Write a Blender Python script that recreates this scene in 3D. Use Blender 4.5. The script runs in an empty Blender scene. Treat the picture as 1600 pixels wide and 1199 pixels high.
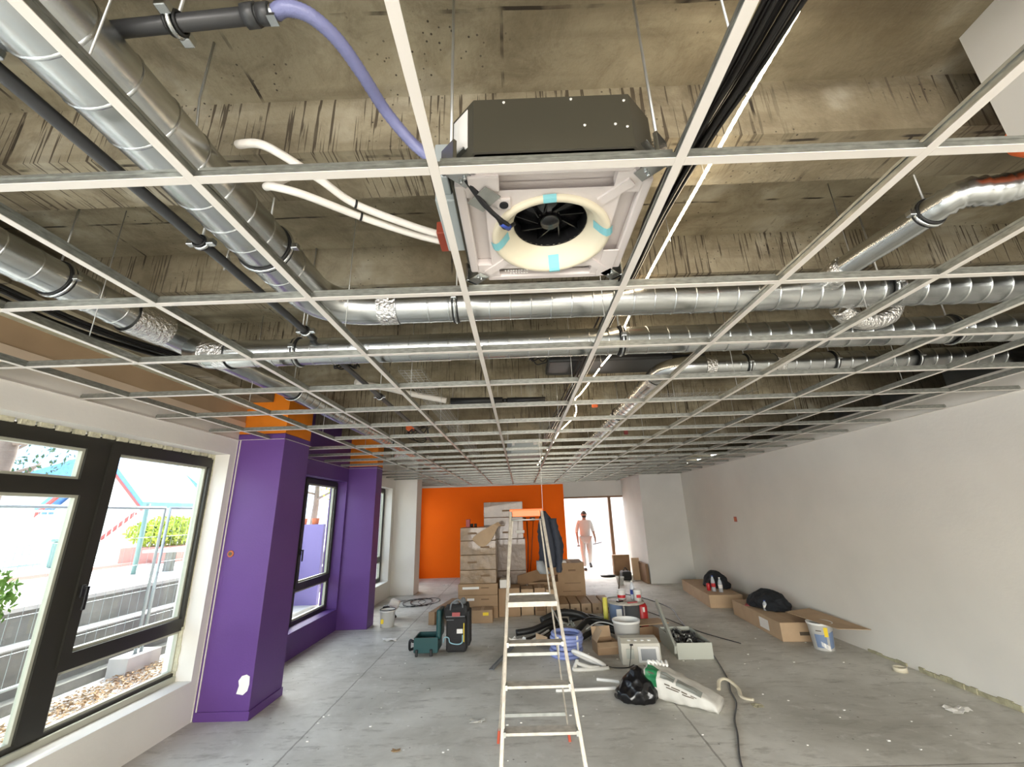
import bpy, bmesh, math, random
from mathutils import Vector, Matrix, Euler
random.seed(7)
C = bpy.context.scene.collection
SC = bpy.context.scene
PI = math.pi
H_CAM = 1.65

# ---------------------------------------------------------------- camera
def cam_axes(p, y, r):
    f = Vector((math.sin(y)*math.cos(p), math.cos(y)*math.cos(p), math.sin(p)))
    rt = Vector((math.cos(y), -math.sin(y), 0)); up = rt.cross(f)
    return rt*math.cos(r)+up*math.sin(r), -rt*math.sin(r)+up*math.cos(r), f
cd = bpy.data.cameras.new('camera'); cam = bpy.data.objects.new('camera', cd); C.objects.link(cam)
a_, b_, f_ = cam_axes(0.301839, -0.010603, -0.030915)
M = Matrix(((a_.x, b_.x, -f_.x, 0), (a_.y, b_.y, -f_.y, 0), (a_.z, b_.z, -f_.z, H_CAM), (0, 0, 0, 1)))
cam.matrix_world = M
cd.sensor_width = 36; cd.lens = 650.38/1600*36; cd.clip_start = .02; cd.clip_end = 300
SC.camera = cam

# ---------------------------------------------------------------- light
w = bpy.data.worlds.new('world'); SC.world = w; w.use_nodes = True
nt = w.node_tree; nt.nodes.clear()
sky = nt.nodes.new('ShaderNodeTexSky'); sky.sky_type = 'NISHITA'; sky.sun_disc = False
sky.sun_elevation = math.radians(48); sky.sun_rotation = math.radians(-12); sky.air_density = 1.2; sky.dust_density = 3.0
hs = nt.nodes.new('ShaderNodeHueSaturation'); hs.inputs['Saturation'].default_value = .55
bg = nt.nodes.new('ShaderNodeBackground'); bg.inputs[1].default_value = 1.05
wo = nt.nodes.new('ShaderNodeOutputWorld')
nt.links.new(sky.outputs[0], hs.inputs['Color']); nt.links.new(hs.outputs[0], bg.inputs[0]); nt.links.new(bg.outputs[0], wo.inputs[0])
sd = bpy.data.lights.new('sun', 'SUN'); sd.energy = 3.0; sd.angle = math.radians(.6); sd.color = (1, .95, .87)
sun = bpy.data.objects.new('sun', sd); C.objects.link(sun)
sun.rotation_euler = Vector((-.16, .70, .86)).to_track_quat('Z', 'Y').to_euler()
def area(name, loc, direction, sx, sy, energy, color=(1, 1, 1), portal=False):
    l = bpy.data.lights.new(name, 'AREA'); l.shape = 'RECTANGLE'; l.size = sx; l.size_y = sy; l.energy = energy; l.color = color
    o = bpy.data.objects.new(name, l); C.objects.link(o); o.location = loc
    o.rotation_euler = Vector(direction).to_track_quat('-Z', 'Z').to_euler()
    if portal: l.cycles.is_portal = True
    return o
area('window_portal', (-3.24, 2.7, 1.3), (1, 0, 0), 3.4, 2.0, 1, portal=True)
area('window_portal', (-3.24, 6.1, 1.3), (1, 0, 0), 2.4, 2.0, 1, portal=True)
area('window_portal', (-3.24, 8.8, 1.3), (1, 0, 0), 2.0, 2.0, 1, portal=True)
area('window_portal', (-3.24, 11.5, 1.3), (1, 0, 0), 1.5, 2.0, 1, portal=True)
area('window_portal', (2.3, 12.55, 1.0), (0, -1, 0), 2.1, 2.0, 1, portal=True)
# fill lamps added behind the photographer, out of view, to brighten the interior
area('rear_fill', (0.6, -2.9, 1.25), (.12, 1, -.42), 5.4, 2.0, 225, (1, .93, .82)).data.spread = math.radians(135)
area('side_fill', (-3.0, -1.2, 1.3), (1, .25, 0), 2.2, 1.9, 60, (.93, .96, 1))
SC.view_settings.view_transform = 'Standard'; SC.view_settings.look = 'None'
SC.view_settings.exposure = .36; SC.view_settings.gamma = 1; SC.view_settings.use_curve_mapping = False
try:
    SC.cycles.use_denoising = True; SC.cycles.max_bounces = 10; SC.cycles.diffuse_bounces = 6; SC.cycles.glossy_bounces = 5
    SC.cycles.transparent_max_bounces = 24; SC.cycles.sample_clamp_indirect = 6; SC.cycles.caustics_reflective = False
except Exception: pass

# ---------------------------------------------------------------- materials
def mat(name, col, rough=.7, metal=0, var=0, vscale=6, bump=0, bscale=40, emit=None, estr=0, spec=None, coat=0, alpha=None, trans=0, stretch=None):
    m = bpy.data.materials.new(name); m.use_nodes = True; n = m.node_tree; p = n.nodes['Principled BSDF']
    p.inputs['Base Color'].default_value = (*col, 1); p.inputs['Roughness'].default_value = rough; p.inputs['Metallic'].default_value = metal
    if spec is not None: p.inputs['Specular IOR Level'].default_value = spec
    if coat: p.inputs['Coat Weight'].default_value = coat
    if trans: p.inputs['Transmission Weight'].default_value = trans
    if alpha is not None: p.inputs['Alpha'].default_value = alpha
    if emit: p.inputs['Emission Color'].default_value = (*emit, 1); p.inputs['Emission Strength'].default_value = estr
    if var or bump:
        tc = n.nodes.new('ShaderNodeTexCoord'); src = tc.outputs['Object']
        if stretch:
            mp = n.nodes.new('ShaderNodeMapping'); mp.inputs['Scale'].default_value = stretch
            n.links.new(src, mp.inputs[0]); src = mp.outputs[0]
        if var:
            t = n.nodes.new('ShaderNodeTexNoise'); t.inputs['Scale'].default_value = vscale; t.inputs['Detail'].default_value = 6
            r = n.nodes.new('ShaderNodeValToRGB'); r.color_ramp.elements[0].position = .3; r.color_ramp.elements[1].position = .7
            r.color_ramp.elements[0].color = (*[c*(1-var) for c in col], 1); r.color_ramp.elements[1].color = (*[min(1, c*(1+var)) for c in col], 1)
            n.links.new(src, t.inputs['Vector']); n.links.new(t.outputs['Fac'], r.inputs[0]); n.links.new(r.outputs[0], p.inputs['Base Color'])
        if bump:
            t = n.nodes.new('ShaderNodeTexNoise'); t.inputs['Scale'].default_value = bscale; t.inputs['Detail'].default_value = 4
            b = n.nodes.new('ShaderNodeBump'); b.inputs['Strength'].default_value = bump; b.inputs['Distance'].default_value = .02
            n.links.new(src, t.inputs['Vector']); n.links.new(t.outputs['Fac'], b.inputs['Height']); n.links.new(b.outputs[0], p.inputs['Normal'])
    return m
def glass(name, tint, refl=.08):
    m = bpy.data.materials.new(name); m.use_nodes = True; n = m.node_tree; n.nodes.clear()
    o = n.nodes.new('ShaderNodeOutputMaterial'); t = n.nodes.new('ShaderNodeBsdfTransparent'); t.inputs[0].default_value = (*tint, 1)
    g = n.nodes.new('ShaderNodeBsdfGlossy'); g.inputs['Roughness'].default_value = .02
    lw = n.nodes.new('ShaderNodeLayerWeight'); lw.inputs[0].default_value = .5; x = n.nodes.new('ShaderNodeMixShader')
    pw = n.nodes.new('ShaderNodeMath'); pw.operation = 'POWER'; pw.inputs[1].default_value = 4.5; n.links.new(lw.outputs['Facing'], pw.inputs[0])
    f = n.nodes.new('ShaderNodeMath'); f.operation = 'MULTIPLY_ADD'; f.inputs[1].default_value = .55; f.inputs[2].default_value = .035; n.links.new(pw.outputs[0], f.inputs[0])
    n.links.new(f.outputs[0], x.inputs[0]); n.links.new(t.outputs[0], x.inputs[1]); n.links.new(g.outputs[0], x.inputs[2]); n.links.new(x.outputs[0], o.inputs[0])
    return m
def N(n, kind, **kw):
    x = n.nodes.new(kind)
    for k, v in kw.items(): x.inputs[k].default_value = v
    return x
def slab_material(name, drips):
    """board marked raw concrete with pits, stains, panel joints and dark drips"""
    m = bpy.data.materials.new(name); m.use_nodes = True; n = m.node_tree; p = n.nodes['Principled BSDF']; p.inputs['Roughness'].default_value = .85
    L = n.links.new
    tc = n.nodes.new('ShaderNodeTexCoord'); src = tc.outputs['Object']
    big = N(n, 'ShaderNodeTexNoise', Scale=1.3, Detail=8, Roughness=.6); L(src, big.inputs['Vector'])
    r = n.nodes.new('ShaderNodeValToRGB'); e = r.color_ramp.elements
    e[0].position = .34; e[0].color = (.165, .132, .078, 1); e[1].position = .66; e[1].color = (.40, .35, .245, 1)
    L(big.outputs['Fac'], r.inputs[0]); col = r.outputs[0]
    def mul(a, fac, colr):
        x = n.nodes.new('ShaderNodeMix'); x.data_type = 'RGBA'; x.blend_type = 'MIX'
        L(fac, x.inputs[0]); L(a, x.inputs[6]); x.inputs[7].default_value = (*colr, 1); return x.outputs[2]
    def ramp(a, p0, p1, v0=0, v1=1):
        x = n.nodes.new('ShaderNodeMapRange'); x.inputs[1].default_value = p0; x.inputs[2].default_value = p1
        x.inputs[3].default_value = v0; x.inputs[4].default_value = v1; L(a, x.inputs[0]); return x.outputs[0]
    md = N(n, 'ShaderNodeTexNoise', Scale=5.5, Detail=10, Roughness=.72, Distortion=.6); L(src, md.inputs['Vector'])
    col = mul(col, ramp(md.outputs['Fac'], .46, .66, 0, .55), (.115, .088, .050))
    # boards: long strips along x
    mp = n.nodes.new('ShaderNodeMapping'); mp.inputs['Scale'].default_value = (.8, 9, 9); L(src, mp.inputs[0])
    bd = N(n, 'ShaderNodeTexNoise', Scale=1.0, Detail=5); L(mp.outputs[0], bd.inputs['Vector'])
    col = mul(col, ramp(bd.outputs['Fac'], .52, .72, 0, .55), (.11, .085, .05))
    # pale laitance patches
    pl = N(n, 'ShaderNodeTexNoise', Scale=2.6, Detail=4); L(src, pl.inputs['Vector'])
    col = mul(col, ramp(pl.outputs['Fac'], .58, .70, 0, .45), (.50, .47, .39))
    # joints between formwork panels
    br = N(n, 'ShaderNodeTexBrick', Scale=1.0); br.offset = .37
    br.inputs['Mortar Size'].default_value = .006; br.inputs['Brick Width'].default_value = .93; br.inputs['Row Height'].default_value = .31
    wn = N(n, 'ShaderNodeTexNoise', Scale=3.0); L(src, wn.inputs['Vector'])
    ad = n.nodes.new('ShaderNodeVectorMath'); ad.operation = 'MULTIPLY_ADD'; L(wn.outputs['Color'], ad.inputs[0]); ad.inputs[1].default_value = (.02, .02, .02); L(src, ad.inputs[2])
    L(ad.outputs[0], br.inputs['Vector'])
    pn = N(n, 'ShaderNodeTexNoise', Scale=9.0); L(src, pn.inputs['Vector'])
    jm = n.nodes.new('ShaderNodeMath'); jm.operation = 'MULTIPLY'; L(br.outputs['Fac'], jm.inputs[0]); L(ramp(pn.outputs['Fac'], .42, .6), jm.inputs[1])
    col = mul(col, jm.outputs[0], (.035, .026, .016))
    # pits
    vo = N(n, 'ShaderNodeTexVoronoi', Scale=34.0); L(src, vo.inputs['Vector'])
    pc = N(n, 'ShaderNodeTexNoise', Scale=2.2); L(src, pc.inputs['Vector'])
    pit = ramp(vo.outputs['Distance'], .10, .16, 1, 0)
    pm = n.nodes.new('ShaderNodeMath'); pm.operation = 'MULTIPLY'; L(pit, pm.inputs[0]); L(ramp(pc.outputs['Fac'], .50, .60), pm.inputs[1])
    col = mul(col, pm.outputs[0], (.05, .04, .028))
    if drips:
        ms = n.nodes.new('ShaderNodeMapping'); ms.inputs['Scale'].default_value = (85, 3, 3.0); L(src, ms.inputs[0])
        dn = N(n, 'ShaderNodeTexNoise', Scale=1.0, Detail=2, Distortion=.35); L(ms.outputs[0], dn.inputs['Vector'])
        band = ramp(dn.outputs['Fac'], .585, .63, 0, .9)
        gate = N(n, 'ShaderNodeTexNoise', Scale=1.1); L(src, gate.inputs['Vector'])
        dm = n.nodes.new('ShaderNodeMath'); dm.operation = 'MULTIPLY'; L(band, dm.inputs[0]); L(ramp(gate.outputs['Fac'], .38, .5), dm.inputs[1])
        col = mul(col, dm.outputs[0], (.06, .045, .028))
    L(col, p.inputs['Base Color'])
    b = N(n, 'ShaderNodeBump', Strength=.35, Distance=.01); fine = N(n, 'ShaderNodeTexNoise', Scale=60.0, Detail=5); L(src, fine.inputs['Vector'])
    L(fine.outputs['Fac'], b.inputs['Height']); L(b.outputs[0], p.inputs['Normal'])
    return m
def floor_material():
    m = bpy.data.materials.new('dusty_screed'); m.use_nodes = True; n = m.node_tree; p = n.nodes['Principled BSDF']; p.inputs['Roughness'].default_value = .62
    p.inputs['Specular IOR Level'].default_value = .35
    L = n.links.new; tc = n.nodes.new('ShaderNodeTexCoord'); src = tc.outputs['Object']
    a = N(n, 'ShaderNodeTexNoise', Scale=.9, Detail=9, Roughness=.62, Distortion=.4); L(src, a.inputs['Vector'])
    r = n.nodes.new('ShaderNodeValToRGB'); e = r.color_ramp.elements
    e[0].position = .32; e[0].color = (.40, .385, .335, 1); e[1].position = .66; e[1].color = (.70, .685, .63, 1); L(a.outputs['Fac'], r.inputs[0])
    def mix(c, fac, colr):
        x = n.nodes.new('ShaderNodeMix'); x.data_type = 'RGBA'; L(fac, x.inputs[0]); L(c, x.inputs[6]); x.inputs[7].default_value = (*colr, 1); return x.outputs[2]
    def ramp(s, p0, p1, v0=0, v1=1):
        x = n.nodes.new('ShaderNodeMapRange'); x.inputs[1].default_value = p0; x.inputs[2].default_value = p1; x.inputs[3].default_value = v0; x.inputs[4].default_value = v1; L(s, x.inputs[0]); return x.outputs[0]
    d = N(n, 'ShaderNodeTexNoise', Scale=6.0, Detail=8, Roughness=.7); L(src, d.inputs['Vector'])
    c = mix(r.outputs[0], ramp(d.outputs['Fac'], .56, .72, 0, .6), (.76, .745, .71))
    mp = n.nodes.new('ShaderNodeMapping'); mp.inputs['Scale'].default_value = (2.2, 7, 1); L(src, mp.inputs[0])
    s = N(n, 'ShaderNodeTexNoise', Scale=1.6, Detail=6, Roughness=.7); L(mp.outputs[0], s.inputs['Vector'])
    c = mix(c, ramp(s.outputs['Fac'], .53, .70, 0, .65), (.27, .25, .21))
    v = N(n, 'ShaderNodeTexVoronoi', Scale=5.5); L(src, v.inputs['Vector'])
    c = mix(c, ramp(v.outputs['Distance'], .045, .06, .8, 0), (.82, .80, .77))
    v2 = N(n, 'ShaderNodeTexVoronoi', Scale=7.3); mp2 = n.nodes.new('ShaderNodeMapping'); mp2.inputs['Location'].default_value = (3.1, 1.7, 0); L(src, mp2.inputs[0]); L(mp2.outputs[0], v2.inputs['Vector'])
    c = mix(c, ramp(v2.outputs['Distance'], .05, .07, .7, 0), (.12, .10, .08))
    # screed joints
    br = N(n, 'ShaderNodeTexBrick', Scale=1.0); br.offset = 0; br.inputs['Mortar Size'].default_value = .008; br.inputs['Brick Width'].default_value = 3.1; br.inputs['Row Height'].default_value = 3.7
    mp3 = n.nodes.new('ShaderNodeMapping'); mp3.inputs['Location'].default_value = (1.78, .3, 0); L(src, mp3.inputs[0])
    ad = n.nodes.new('ShaderNodeVectorMath'); ad.operation = 'MULTIPLY_ADD'; L(d.outputs['Color'], ad.inputs[0]); ad.inputs[1].default_value = (.03, .03, 0); L(mp3.outputs[0], ad.inputs[2]); L(ad.outputs[0], br.inputs['Vector'])
    c = mix(c, ramp(br.outputs['Fac'], 0, 1, 0, .55), (.13, .115, .095))
    L(c, p.inputs['Base Color'])
    b = N(n, 'ShaderNodeBump', Strength=.25, Distance=.01); L(d.outputs['Fac'], b.inputs['Height']); L(b.outputs[0], p.inputs['Normal'])
    return m
M_ = {}
M_['white'] = mat('white_wall_paint', (.735, .705, .65), .75, var=.05, vscale=1.2, bump=.08, bscale=25)
M_['white2'] = mat('grey_white_wall_paint', (.62, .61, .58), .75, var=.05, vscale=1.5)
M_['purple'] = mat('purple_paint', (.115, .050, .215), .42, var=.05, vscale=2, bump=.05, bscale=60, spec=.3)
M_['orange'] = mat('orange_paint', (1.0, .155, .004), .7, var=.03, vscale=1.5, spec=.15)
M_['orangecol'] = mat('orange_primer', (.85, .24, .01), .5, var=.12, vscale=4)
M_['tan'] = mat('tan_plaster', (.47, .33, .20), .8, var=.12, vscale=2)
M_['tan2'] = mat('pale_plaster', (.78, .62, .46), .8, var=.08, vscale=3)
M_['slab'] = slab_material('raw_concrete', False)
M_['slabd'] = slab_material('raw_concrete_with_drips', True)
M_['floor'] = floor_material()
M_['galv'] = mat('galvanised_steel', (.60, .62, .62), .27, 1, var=.12, vscale=5, bump=.05, bscale=14)
M_['galvdull'] = mat('dull_galvanised_steel', (.42, .43, .40), .45, .8, var=.15, vscale=20)
M_['foil'] = mat('aluminium_foil_tape', (.78, .77, .75), .22, 1, bump=.9, bscale=55)
M_['zinc'] = mat('zinc_grid_web', (.29, .295, .265), .36, .7, var=.25, vscale=30, stretch=(1, 1, 3))
M_['tface'] = mat('white_grid_face', (.64, .60, .55), .38)
M_['rubber'] = mat('black_rubber', (.012, .012, .012), .5)
M_['pvc'] = mat('dark_grey_pvc', (.045, .046, .048), .38)
M_['rod'] = mat('zinc_rod', (.50, .50, .48), .4, .8)
M_['frame'] = mat('dark_bronze_aluminium', (.030, .028, .022), .38, .2)
M_['gasket'] = mat('pale_olive_frame_edge', (.46, .46, .37), .5, .1)
M_['glass'] = glass('clear_glass', (.93, .965, .955))
M_['foamw'] = mat('white_foam_tray', (.68, .62, .60), .5, bump=.04, bscale=90)
M_['cream'] = mat('cream_plastic', (.66, .60, .46), .35)
M_['bluetape'] = mat('light_blue_tape', (.20, .50, .55), .6)
M_['black'] = mat('matt_black', (.008, .008, .009), .5)
M_['blackgloss'] = mat('black_fan_plastic', (.006, .006, .007), .2)
M_['casing'] = mat('grey_green_steel_casing', (.055, .050, .035), .45, .1)
M_['boxgrey'] = mat('light_grey_control_box', (.42, .46, .46), .45, .2)
M_['redbrown'] = mat('red_brown_insulation', (.28, .045, .02), .6)
M_['hose'] = mat('lilac_ribbed_hose', (.19, .20, .37), .35, bump=.15, bscale=80)
M_['pipewrap'] = mat('white_pipe_insulation', (.78, .74, .68), .6, bump=.3, bscale=30)
M_['cable'] = mat('black_cable', (.010, .009, .008), .3)
M_['led'] = mat('led_strip', (1, .9, .75), .5, emit=(1, .80, .55), estr=26)
M_['card'] = mat('brown_cardboard', (.36, .235, .135), .8, var=.07, vscale=6)
M_['cardl'] = mat('light_cardboard', (.47, .33, .205), .8, var=.07, vscale=6)
M_['cardd'] = mat('cardboard_inside', (.23, .14, .075), .85, var=.08)
M_['wrap'] = mat('film_wrapped_cardboard', (.25, .165, .09), .4, var=.25, vscale=7, bump=1.0, bscale=9, coat=.35)
M_['wrapg'] = mat('grey_film_wrapped_cardboard', (.20, .14, .10), .4, var=.2, vscale=5, bump=.9, bscale=7, coat=.35)
M_['label'] = mat('white_paper_label', (.82, .80, .76), .6)
M_['faint'] = mat('faint_brown_print', (.20, .125, .07), .8)
M_['ink'] = mat('dark_print', (.10, .075, .05), .7)
M_['yellow'] = mat('yellow_label', (.85, .62, .03), .6)
M_['alu'] = mat('paint_spattered_aluminium', (.40, .36, .30), .45, .35, var=.2, vscale=40)
M_['step'] = mat('dusty_step_tread', (.52, .48, .42), .6, .1, var=.2, vscale=25)
M_['ladderorange'] = mat('orange_ladder_cap', (.95, .19, .05), .45)
M_['redfoot'] = mat('red_rubber_foot', (.50, .09, .045), .6)
M_['teal'] = mat('teal_plastic', (.004, .055, .058), .4)
M_['bagblack'] = mat('black_tool_bag_fabric', (.018, .018, .019), .75, bump=.4, bscale=120)
M_['greyfab'] = mat('grey_trim_fabric', (.17, .18, .19), .7)
M_['cyan'] = mat('pale_blue_strap', (.28, .48, .56), .6)
M_['red'] = mat('red_plastic', (.50, .015, .02), .4)
M_['redlabel'] = mat('faded_red_label', (.38, .08, .08), .6)
M_['blue'] = mat('blue_plastic', (.03, .06, .30), .4)
M_['bucketw'] = mat('white_plastic', (.76, .75, .72), .4)
M_['unit'] = mat('off_white_appliance_plastic', (.56, .53, .45), .42)
M_['screen'] = mat('grey_window_panel', (.29, .30, .31), .35)
M_['traymetal'] = mat('grey_green_painted_metal', (.45, .46, .40), .5, .1)
M_['coil'] = mat('blue_lilac_corrugated_hose', (.24, .29, .56), .4)
M_['binbag'] = mat('black_bin_bag_film', (.006, .006, .007), .22, bump=.6, bscale=7)
M_['plaster'] = mat('white_paper_sack', (.60, .58, .53), .55, bump=.35, bscale=14)
M_['green'] = mat('green_print', (.012, .16, .055), .5)
M_['greyprint'] = mat('grey_print', (.25, .26, .235), .6)
M_['bluegrey'] = mat('blue_grey_print', (.17, .23, .36), .5)
M_['skin'] = mat('skin', (.30, .16, .11), .55)
M_['hair'] = mat('dark_hair', (.02, .014, .010), .7)
M_['overall'] = mat('pinkish_white_work_clothes', (.46, .44, .43), .85, bump=.3, bscale=12)
M_['shoe'] = mat('dark_shoe', (.03, .022, .02), .6)
M_['navy'] = mat('dark_navy_quilted_fabric', (.008, .011, .020), .8)
M_['wood'] = mat('stained_wood_frame', (.22, .11, .05), .5, var=.15, vscale=9, stretch=(1, 1, .2))
M_['tanpanel'] = mat('tan_panel', (.62, .42, .25), .6)
M_['cloth'] = mat('black_cloth', (.008, .010, .014), .85, bump=.3, bscale=30)
M_['bottle'] = mat('clear_plastic_bottle', (.75, .80, .86), .12, alpha=.55)
M_['cement'] = mat('weathered_concrete', (.23, .225, .20), .85, var=.25, vscale=2.5, bump=.3, bscale=20)
M_['kerb'] = mat('pale_kerb_stone', (.62, .60, .56), .8, var=.1, vscale=4)
M_['paving'] = mat('pale_paving', (.78, .76, .73), .8, var=.06, vscale=1.2)
M_['redkerb'] = mat('red_brick_edging', (.50, .24, .20), .8)
M_['fencem'] = mat('galvanised_fence_tube', (.44, .50, .50), .4, .5)
M_['greenm'] = mat('green_grey_steel', (.17, .28, .25), .5)
M_['blueroof'] = mat('blue_tile_roof', (.12, .28, .60), .6, var=.15, vscale=8)
M_['render'] = mat('cream_render', (.80, .76, .66), .85)
M_['redtrim'] = mat('red_wood_trim', (.45, .08, .07), .6)
M_['palehouse'] = mat('pale_grey_render', (.70, .74, .78), .85)
M_['winblue'] = mat('blue_grey_pane', (.18, .26, .38), .3)
M_['leaf'] = mat('green_leaf', (.13, .24, .035), .6, var=.35, vscale=3)
M_['leafy'] = mat('yellow_green_leaf', (.42, .50, .06), .6, var=.3, vscale=4)
M_['leafd'] = mat('dark_green_leaf', (.04, .085, .03), .6, var=.3, vscale=4)
M_['bark'] = mat('grey_brown_bark', (.20, .15, .12), .9, bump=.5, bscale=15, var=.2)
M_['litter'] = mat('dry_leaves', (.34, .22, .11), .85, var=.4, vscale=14)
M_['terracotta'] = mat('orange_terracotta', (.55, .16, .06), .7)
M_['dust'] = mat('plaster_crumbs', (.72, .70, .66), .9)
M_['mortar'] = mat('yellow_grey_mortar', (.40, .37, .25), .9, var=.2, vscale=20, bump=.4, bscale=40)
M_['foampurl'] = mat('beige_mounting_foam', (.55, .52, .38), .9, var=.15, vscale=30, bump=.5, bscale=50)

# ---------------------------------------------------------------- mesh helpers
class B:
    def __init__(s): s.bm = bmesh.new()
    def add(s, verts, faces, mt=None):
        vs = [s.bm.verts.new(Vector(v) if mt is None else mt @ Vector(v)) for v in verts]
        for f in faces:
            try: s.bm.faces.new([vs[i] for i in f])
            except ValueError: pass
        return s
    def box(s, x0, x1, y0, y1, z0, z1, mt=None, bev=0):
        x0, x1 = min(x0, x1), max(x0, x1); y0, y1 = min(y0, y1), max(y0, y1); z0, z1 = min(z0, z1), max(z0, z1)
        if bev:
            b = min(bev, (x1-x0)*.45, (y1-y0)*.45, (z1-z0)*.45); t = bmesh.new()
            bmesh.ops.create_cube(t, size=1)
            for v in t.verts: v.co = Vector(((x0+x1)/2+v.co.x*(x1-x0), (y0+y1)/2+v.co.y*(y1-y0), (z0+z1)/2+v.co.z*(z1-z0)))
            bmesh.ops.bevel(t, geom=t.edges[:], offset=b, segments=2, affect='EDGES', profile=.5)
            t.verts.index_update(); vv = [v.co.copy() for v in t.verts]; ff = [[v.index for v in f.verts] for f in t.faces]; t.free()
            return s.add(vv, ff, mt)
        v = [(x0,y0,z0),(x1,y0,z0),(x1,y1,z0),(x0,y1,z0),(x0,y0,z1),(x1,y0,z1),(x1,y1,z1),(x0,y1,z1)]
        return s.add(v, [(0,3,2,1),(4,5,6,7),(0,1,5,4),(1,2,6,5),(2,3,7,6),(3,0,4,7)], mt)
    def beam(s, p0, p1, wd, ht, up=(0, 0, 1), bev=0):
        p0, p1 = Vector(p0), Vector(p1); z = (p1-p0); L = z.length; z.normalize(); x = z.cross(Vector(up))
        if x.length < 1e-4: x = Vector((1, 0, 0))
        x.normalize(); y = x.cross(z)
        mt = Matrix(((x.x, z.x, -y.x if False else y.x, p0.x), (x.y, z.y, y.y, p0.y), (x.z, z.z, y.z, p0.z), (0, 0, 0, 1)))
        return s.box(-wd/2, wd/2, 0, L, -ht/2, ht/2, mt, bev)
    def tube(s, pts, r, seg=12, cap=True, closed=False, flat=None):
        pts = [Vector(p) for p in pts]; n = len(pts); rr = r if isinstance(r, (list, tuple)) else [r]*n
        T = []
        for i in range(n):
            if closed: d = pts[(i+1) % n]-pts[(i-1) % n]
            else: d = pts[min(i+1, n-1)]-pts[max(i-1, 0)]
            T.append(d.normalized() if d.length > 1e-9 else Vector((0, 0, 1)))
        ref = Vector((0, 0, 1)) if abs(T[0].z) < .9 else Vector((1, 0, 0))
        u = T[0].cross(ref).normalized(); rings = []
        for i in range(n):
            u = (u-T[i]*u.dot(T[i])).normalized(); v = T[i].cross(u); k = flat if flat else 1
            rings.append([s.bm.verts.new(pts[i]+rr[i]*(math.cos(a)*u+math.sin(a)*v*k)) for a in [2*PI*j/seg for j in range(seg)]])
        m = n if closed else n-1
        for i in range(m):
            a, b = rings[i], rings[(i+1) % n]
            for j in range(seg):
                f = s.bm.faces.new((a[j], a[(j+1) % seg], b[(j+1) % seg], b[j])); f.smooth = True
        if cap and not closed:
            s.bm.faces.new(rings[0][::-1]); s.bm.faces.new(rings[-1])
        return s
    def lathe(s, prof, seg=24, axis='Z', at=(0, 0, 0), mt=None, cap=True):
        at = Vector(at); rings = []
        for (r, h) in prof:
            ring = []
            for j in range(seg):
                a = 2*PI*j/seg; c, d = r*math.cos(a), r*math.sin(a)
                v = Vector((c, d, h)) if axis == 'Z' else (Vector((h, c, d)) if axis == 'X' else Vector((c, h, d)))
                v = v+at
                ring.append(s.bm.verts.new(v if mt is None else mt @ v))
            rings.append(ring)
        for a, b in zip(rings, rings[1:]):
            for j in range(seg):
                f = s.bm.faces.new((a[j], a[(j+1) % seg], b[(j+1) % seg], b[j])); f.smooth = True
        if cap:
            for ring, (r, h) in ((rings[0], prof[0]), (rings[-1], prof[-1])):
                if r > 1e-6: s.bm.faces.new(ring)
        return s
    def prism(s, poly, z0, z1, mt=None):
        n = len(poly); v = [(x, y, z0) for x, y in poly]+[(x, y, z1) for x, y in poly]
        return s.add(v, [tuple(range(n))[::-1], tuple(range(n, 2*n))]+[(i, (i+1) % n, n+(i+1) % n, n+i) for i in range(n)], mt)
    def build(s, name, m, parent=None, loc=None, rotz=None, smooth=False, mod=None):
        bmesh.ops.recalc_face_normals(s.bm, faces=s.bm.faces[:])
        me = bpy.data.meshes.new(name); s.bm.to_mesh(me); s.bm.free(); me.materials.append(M_[m] if isinstance(m, str) else m)
        if smooth:
            for p in me.polygons: p.use_smooth = True
        o = bpy.data.objects.new(name, me); C.objects.link(o)
        if parent is not None: o.parent = parent
        if loc is not None: o.location = loc
        if rotz is not None: o.rotation_euler = (0, 0, rotz)
        return o
def tag(o, label, cat, group=None, kind=None):
    o['label'] = label; o['category'] = cat
    if group: o['group'] = group
    if kind: o['kind'] = kind
    return o
def thing(name, label, cat, loc=(0, 0, 0), rotz=0, group=None):
    o = bpy.data.objects.new(name, None); C.objects.link(o); o.location = loc; o.rotation_euler = (0, 0, rotz); o.empty_display_size = .05
    return tag(o, label, cat, group)
def struct(o): o['kind'] = 'structure'; return o
def sroot(name, loc=(0, 0, 0)):
    o = bpy.data.objects.new(name, None); C.objects.link(o); o.location = loc; return struct(o)
def dup(root, loc=None, rotz=None, label=None, group=None, scale=None):
    r = root.copy(); C.objects.link(r)
    if loc is not None: r.location = loc
    if rotz is not None: r.rotation_euler = (0, 0, rotz)
    if label: r['label'] = label
    if group: r['group'] = group
    if scale: r.scale = scale
    for ch in list(root.children):
        c = ch.copy(); C.objects.link(c); c.parent = r
        for g in list(ch.children):
            d = g.copy(); C.objects.link(d); d.parent = c
    return r
def curve(pts, n=8):
    P = [Vector(p) for p in pts]; P = [P[0]*2-P[1]]+P+[P[-1]*2-P[-2]]; out = []
    for i in range(1, len(P)-2):
        for k in range(n):
            t = k/n; a, b, c, d = P[i-1], P[i], P[i+1], P[i+2]
            out.append(.5*((2*b)+(-a+c)*t+(2*a-5*b+4*c-d)*t*t+(-a+3*b-3*c+d)*t**3))
    out.append(P[-2]); return out
def text(name, s, size, loc, rot, m, parent, ext=.0008):
    c = bpy.data.curves.new(name, 'FONT'); c.body = s; c.size = size; c.extrude = ext; c.align_x = 'CENTER'; c.align_y = 'CENTER'
    o = bpy.data.objects.new(name, c); C.objects.link(o); o.location = loc; o.rotation_euler = rot
    c.materials.append(M_[m]); o.parent = parent; return o

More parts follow.
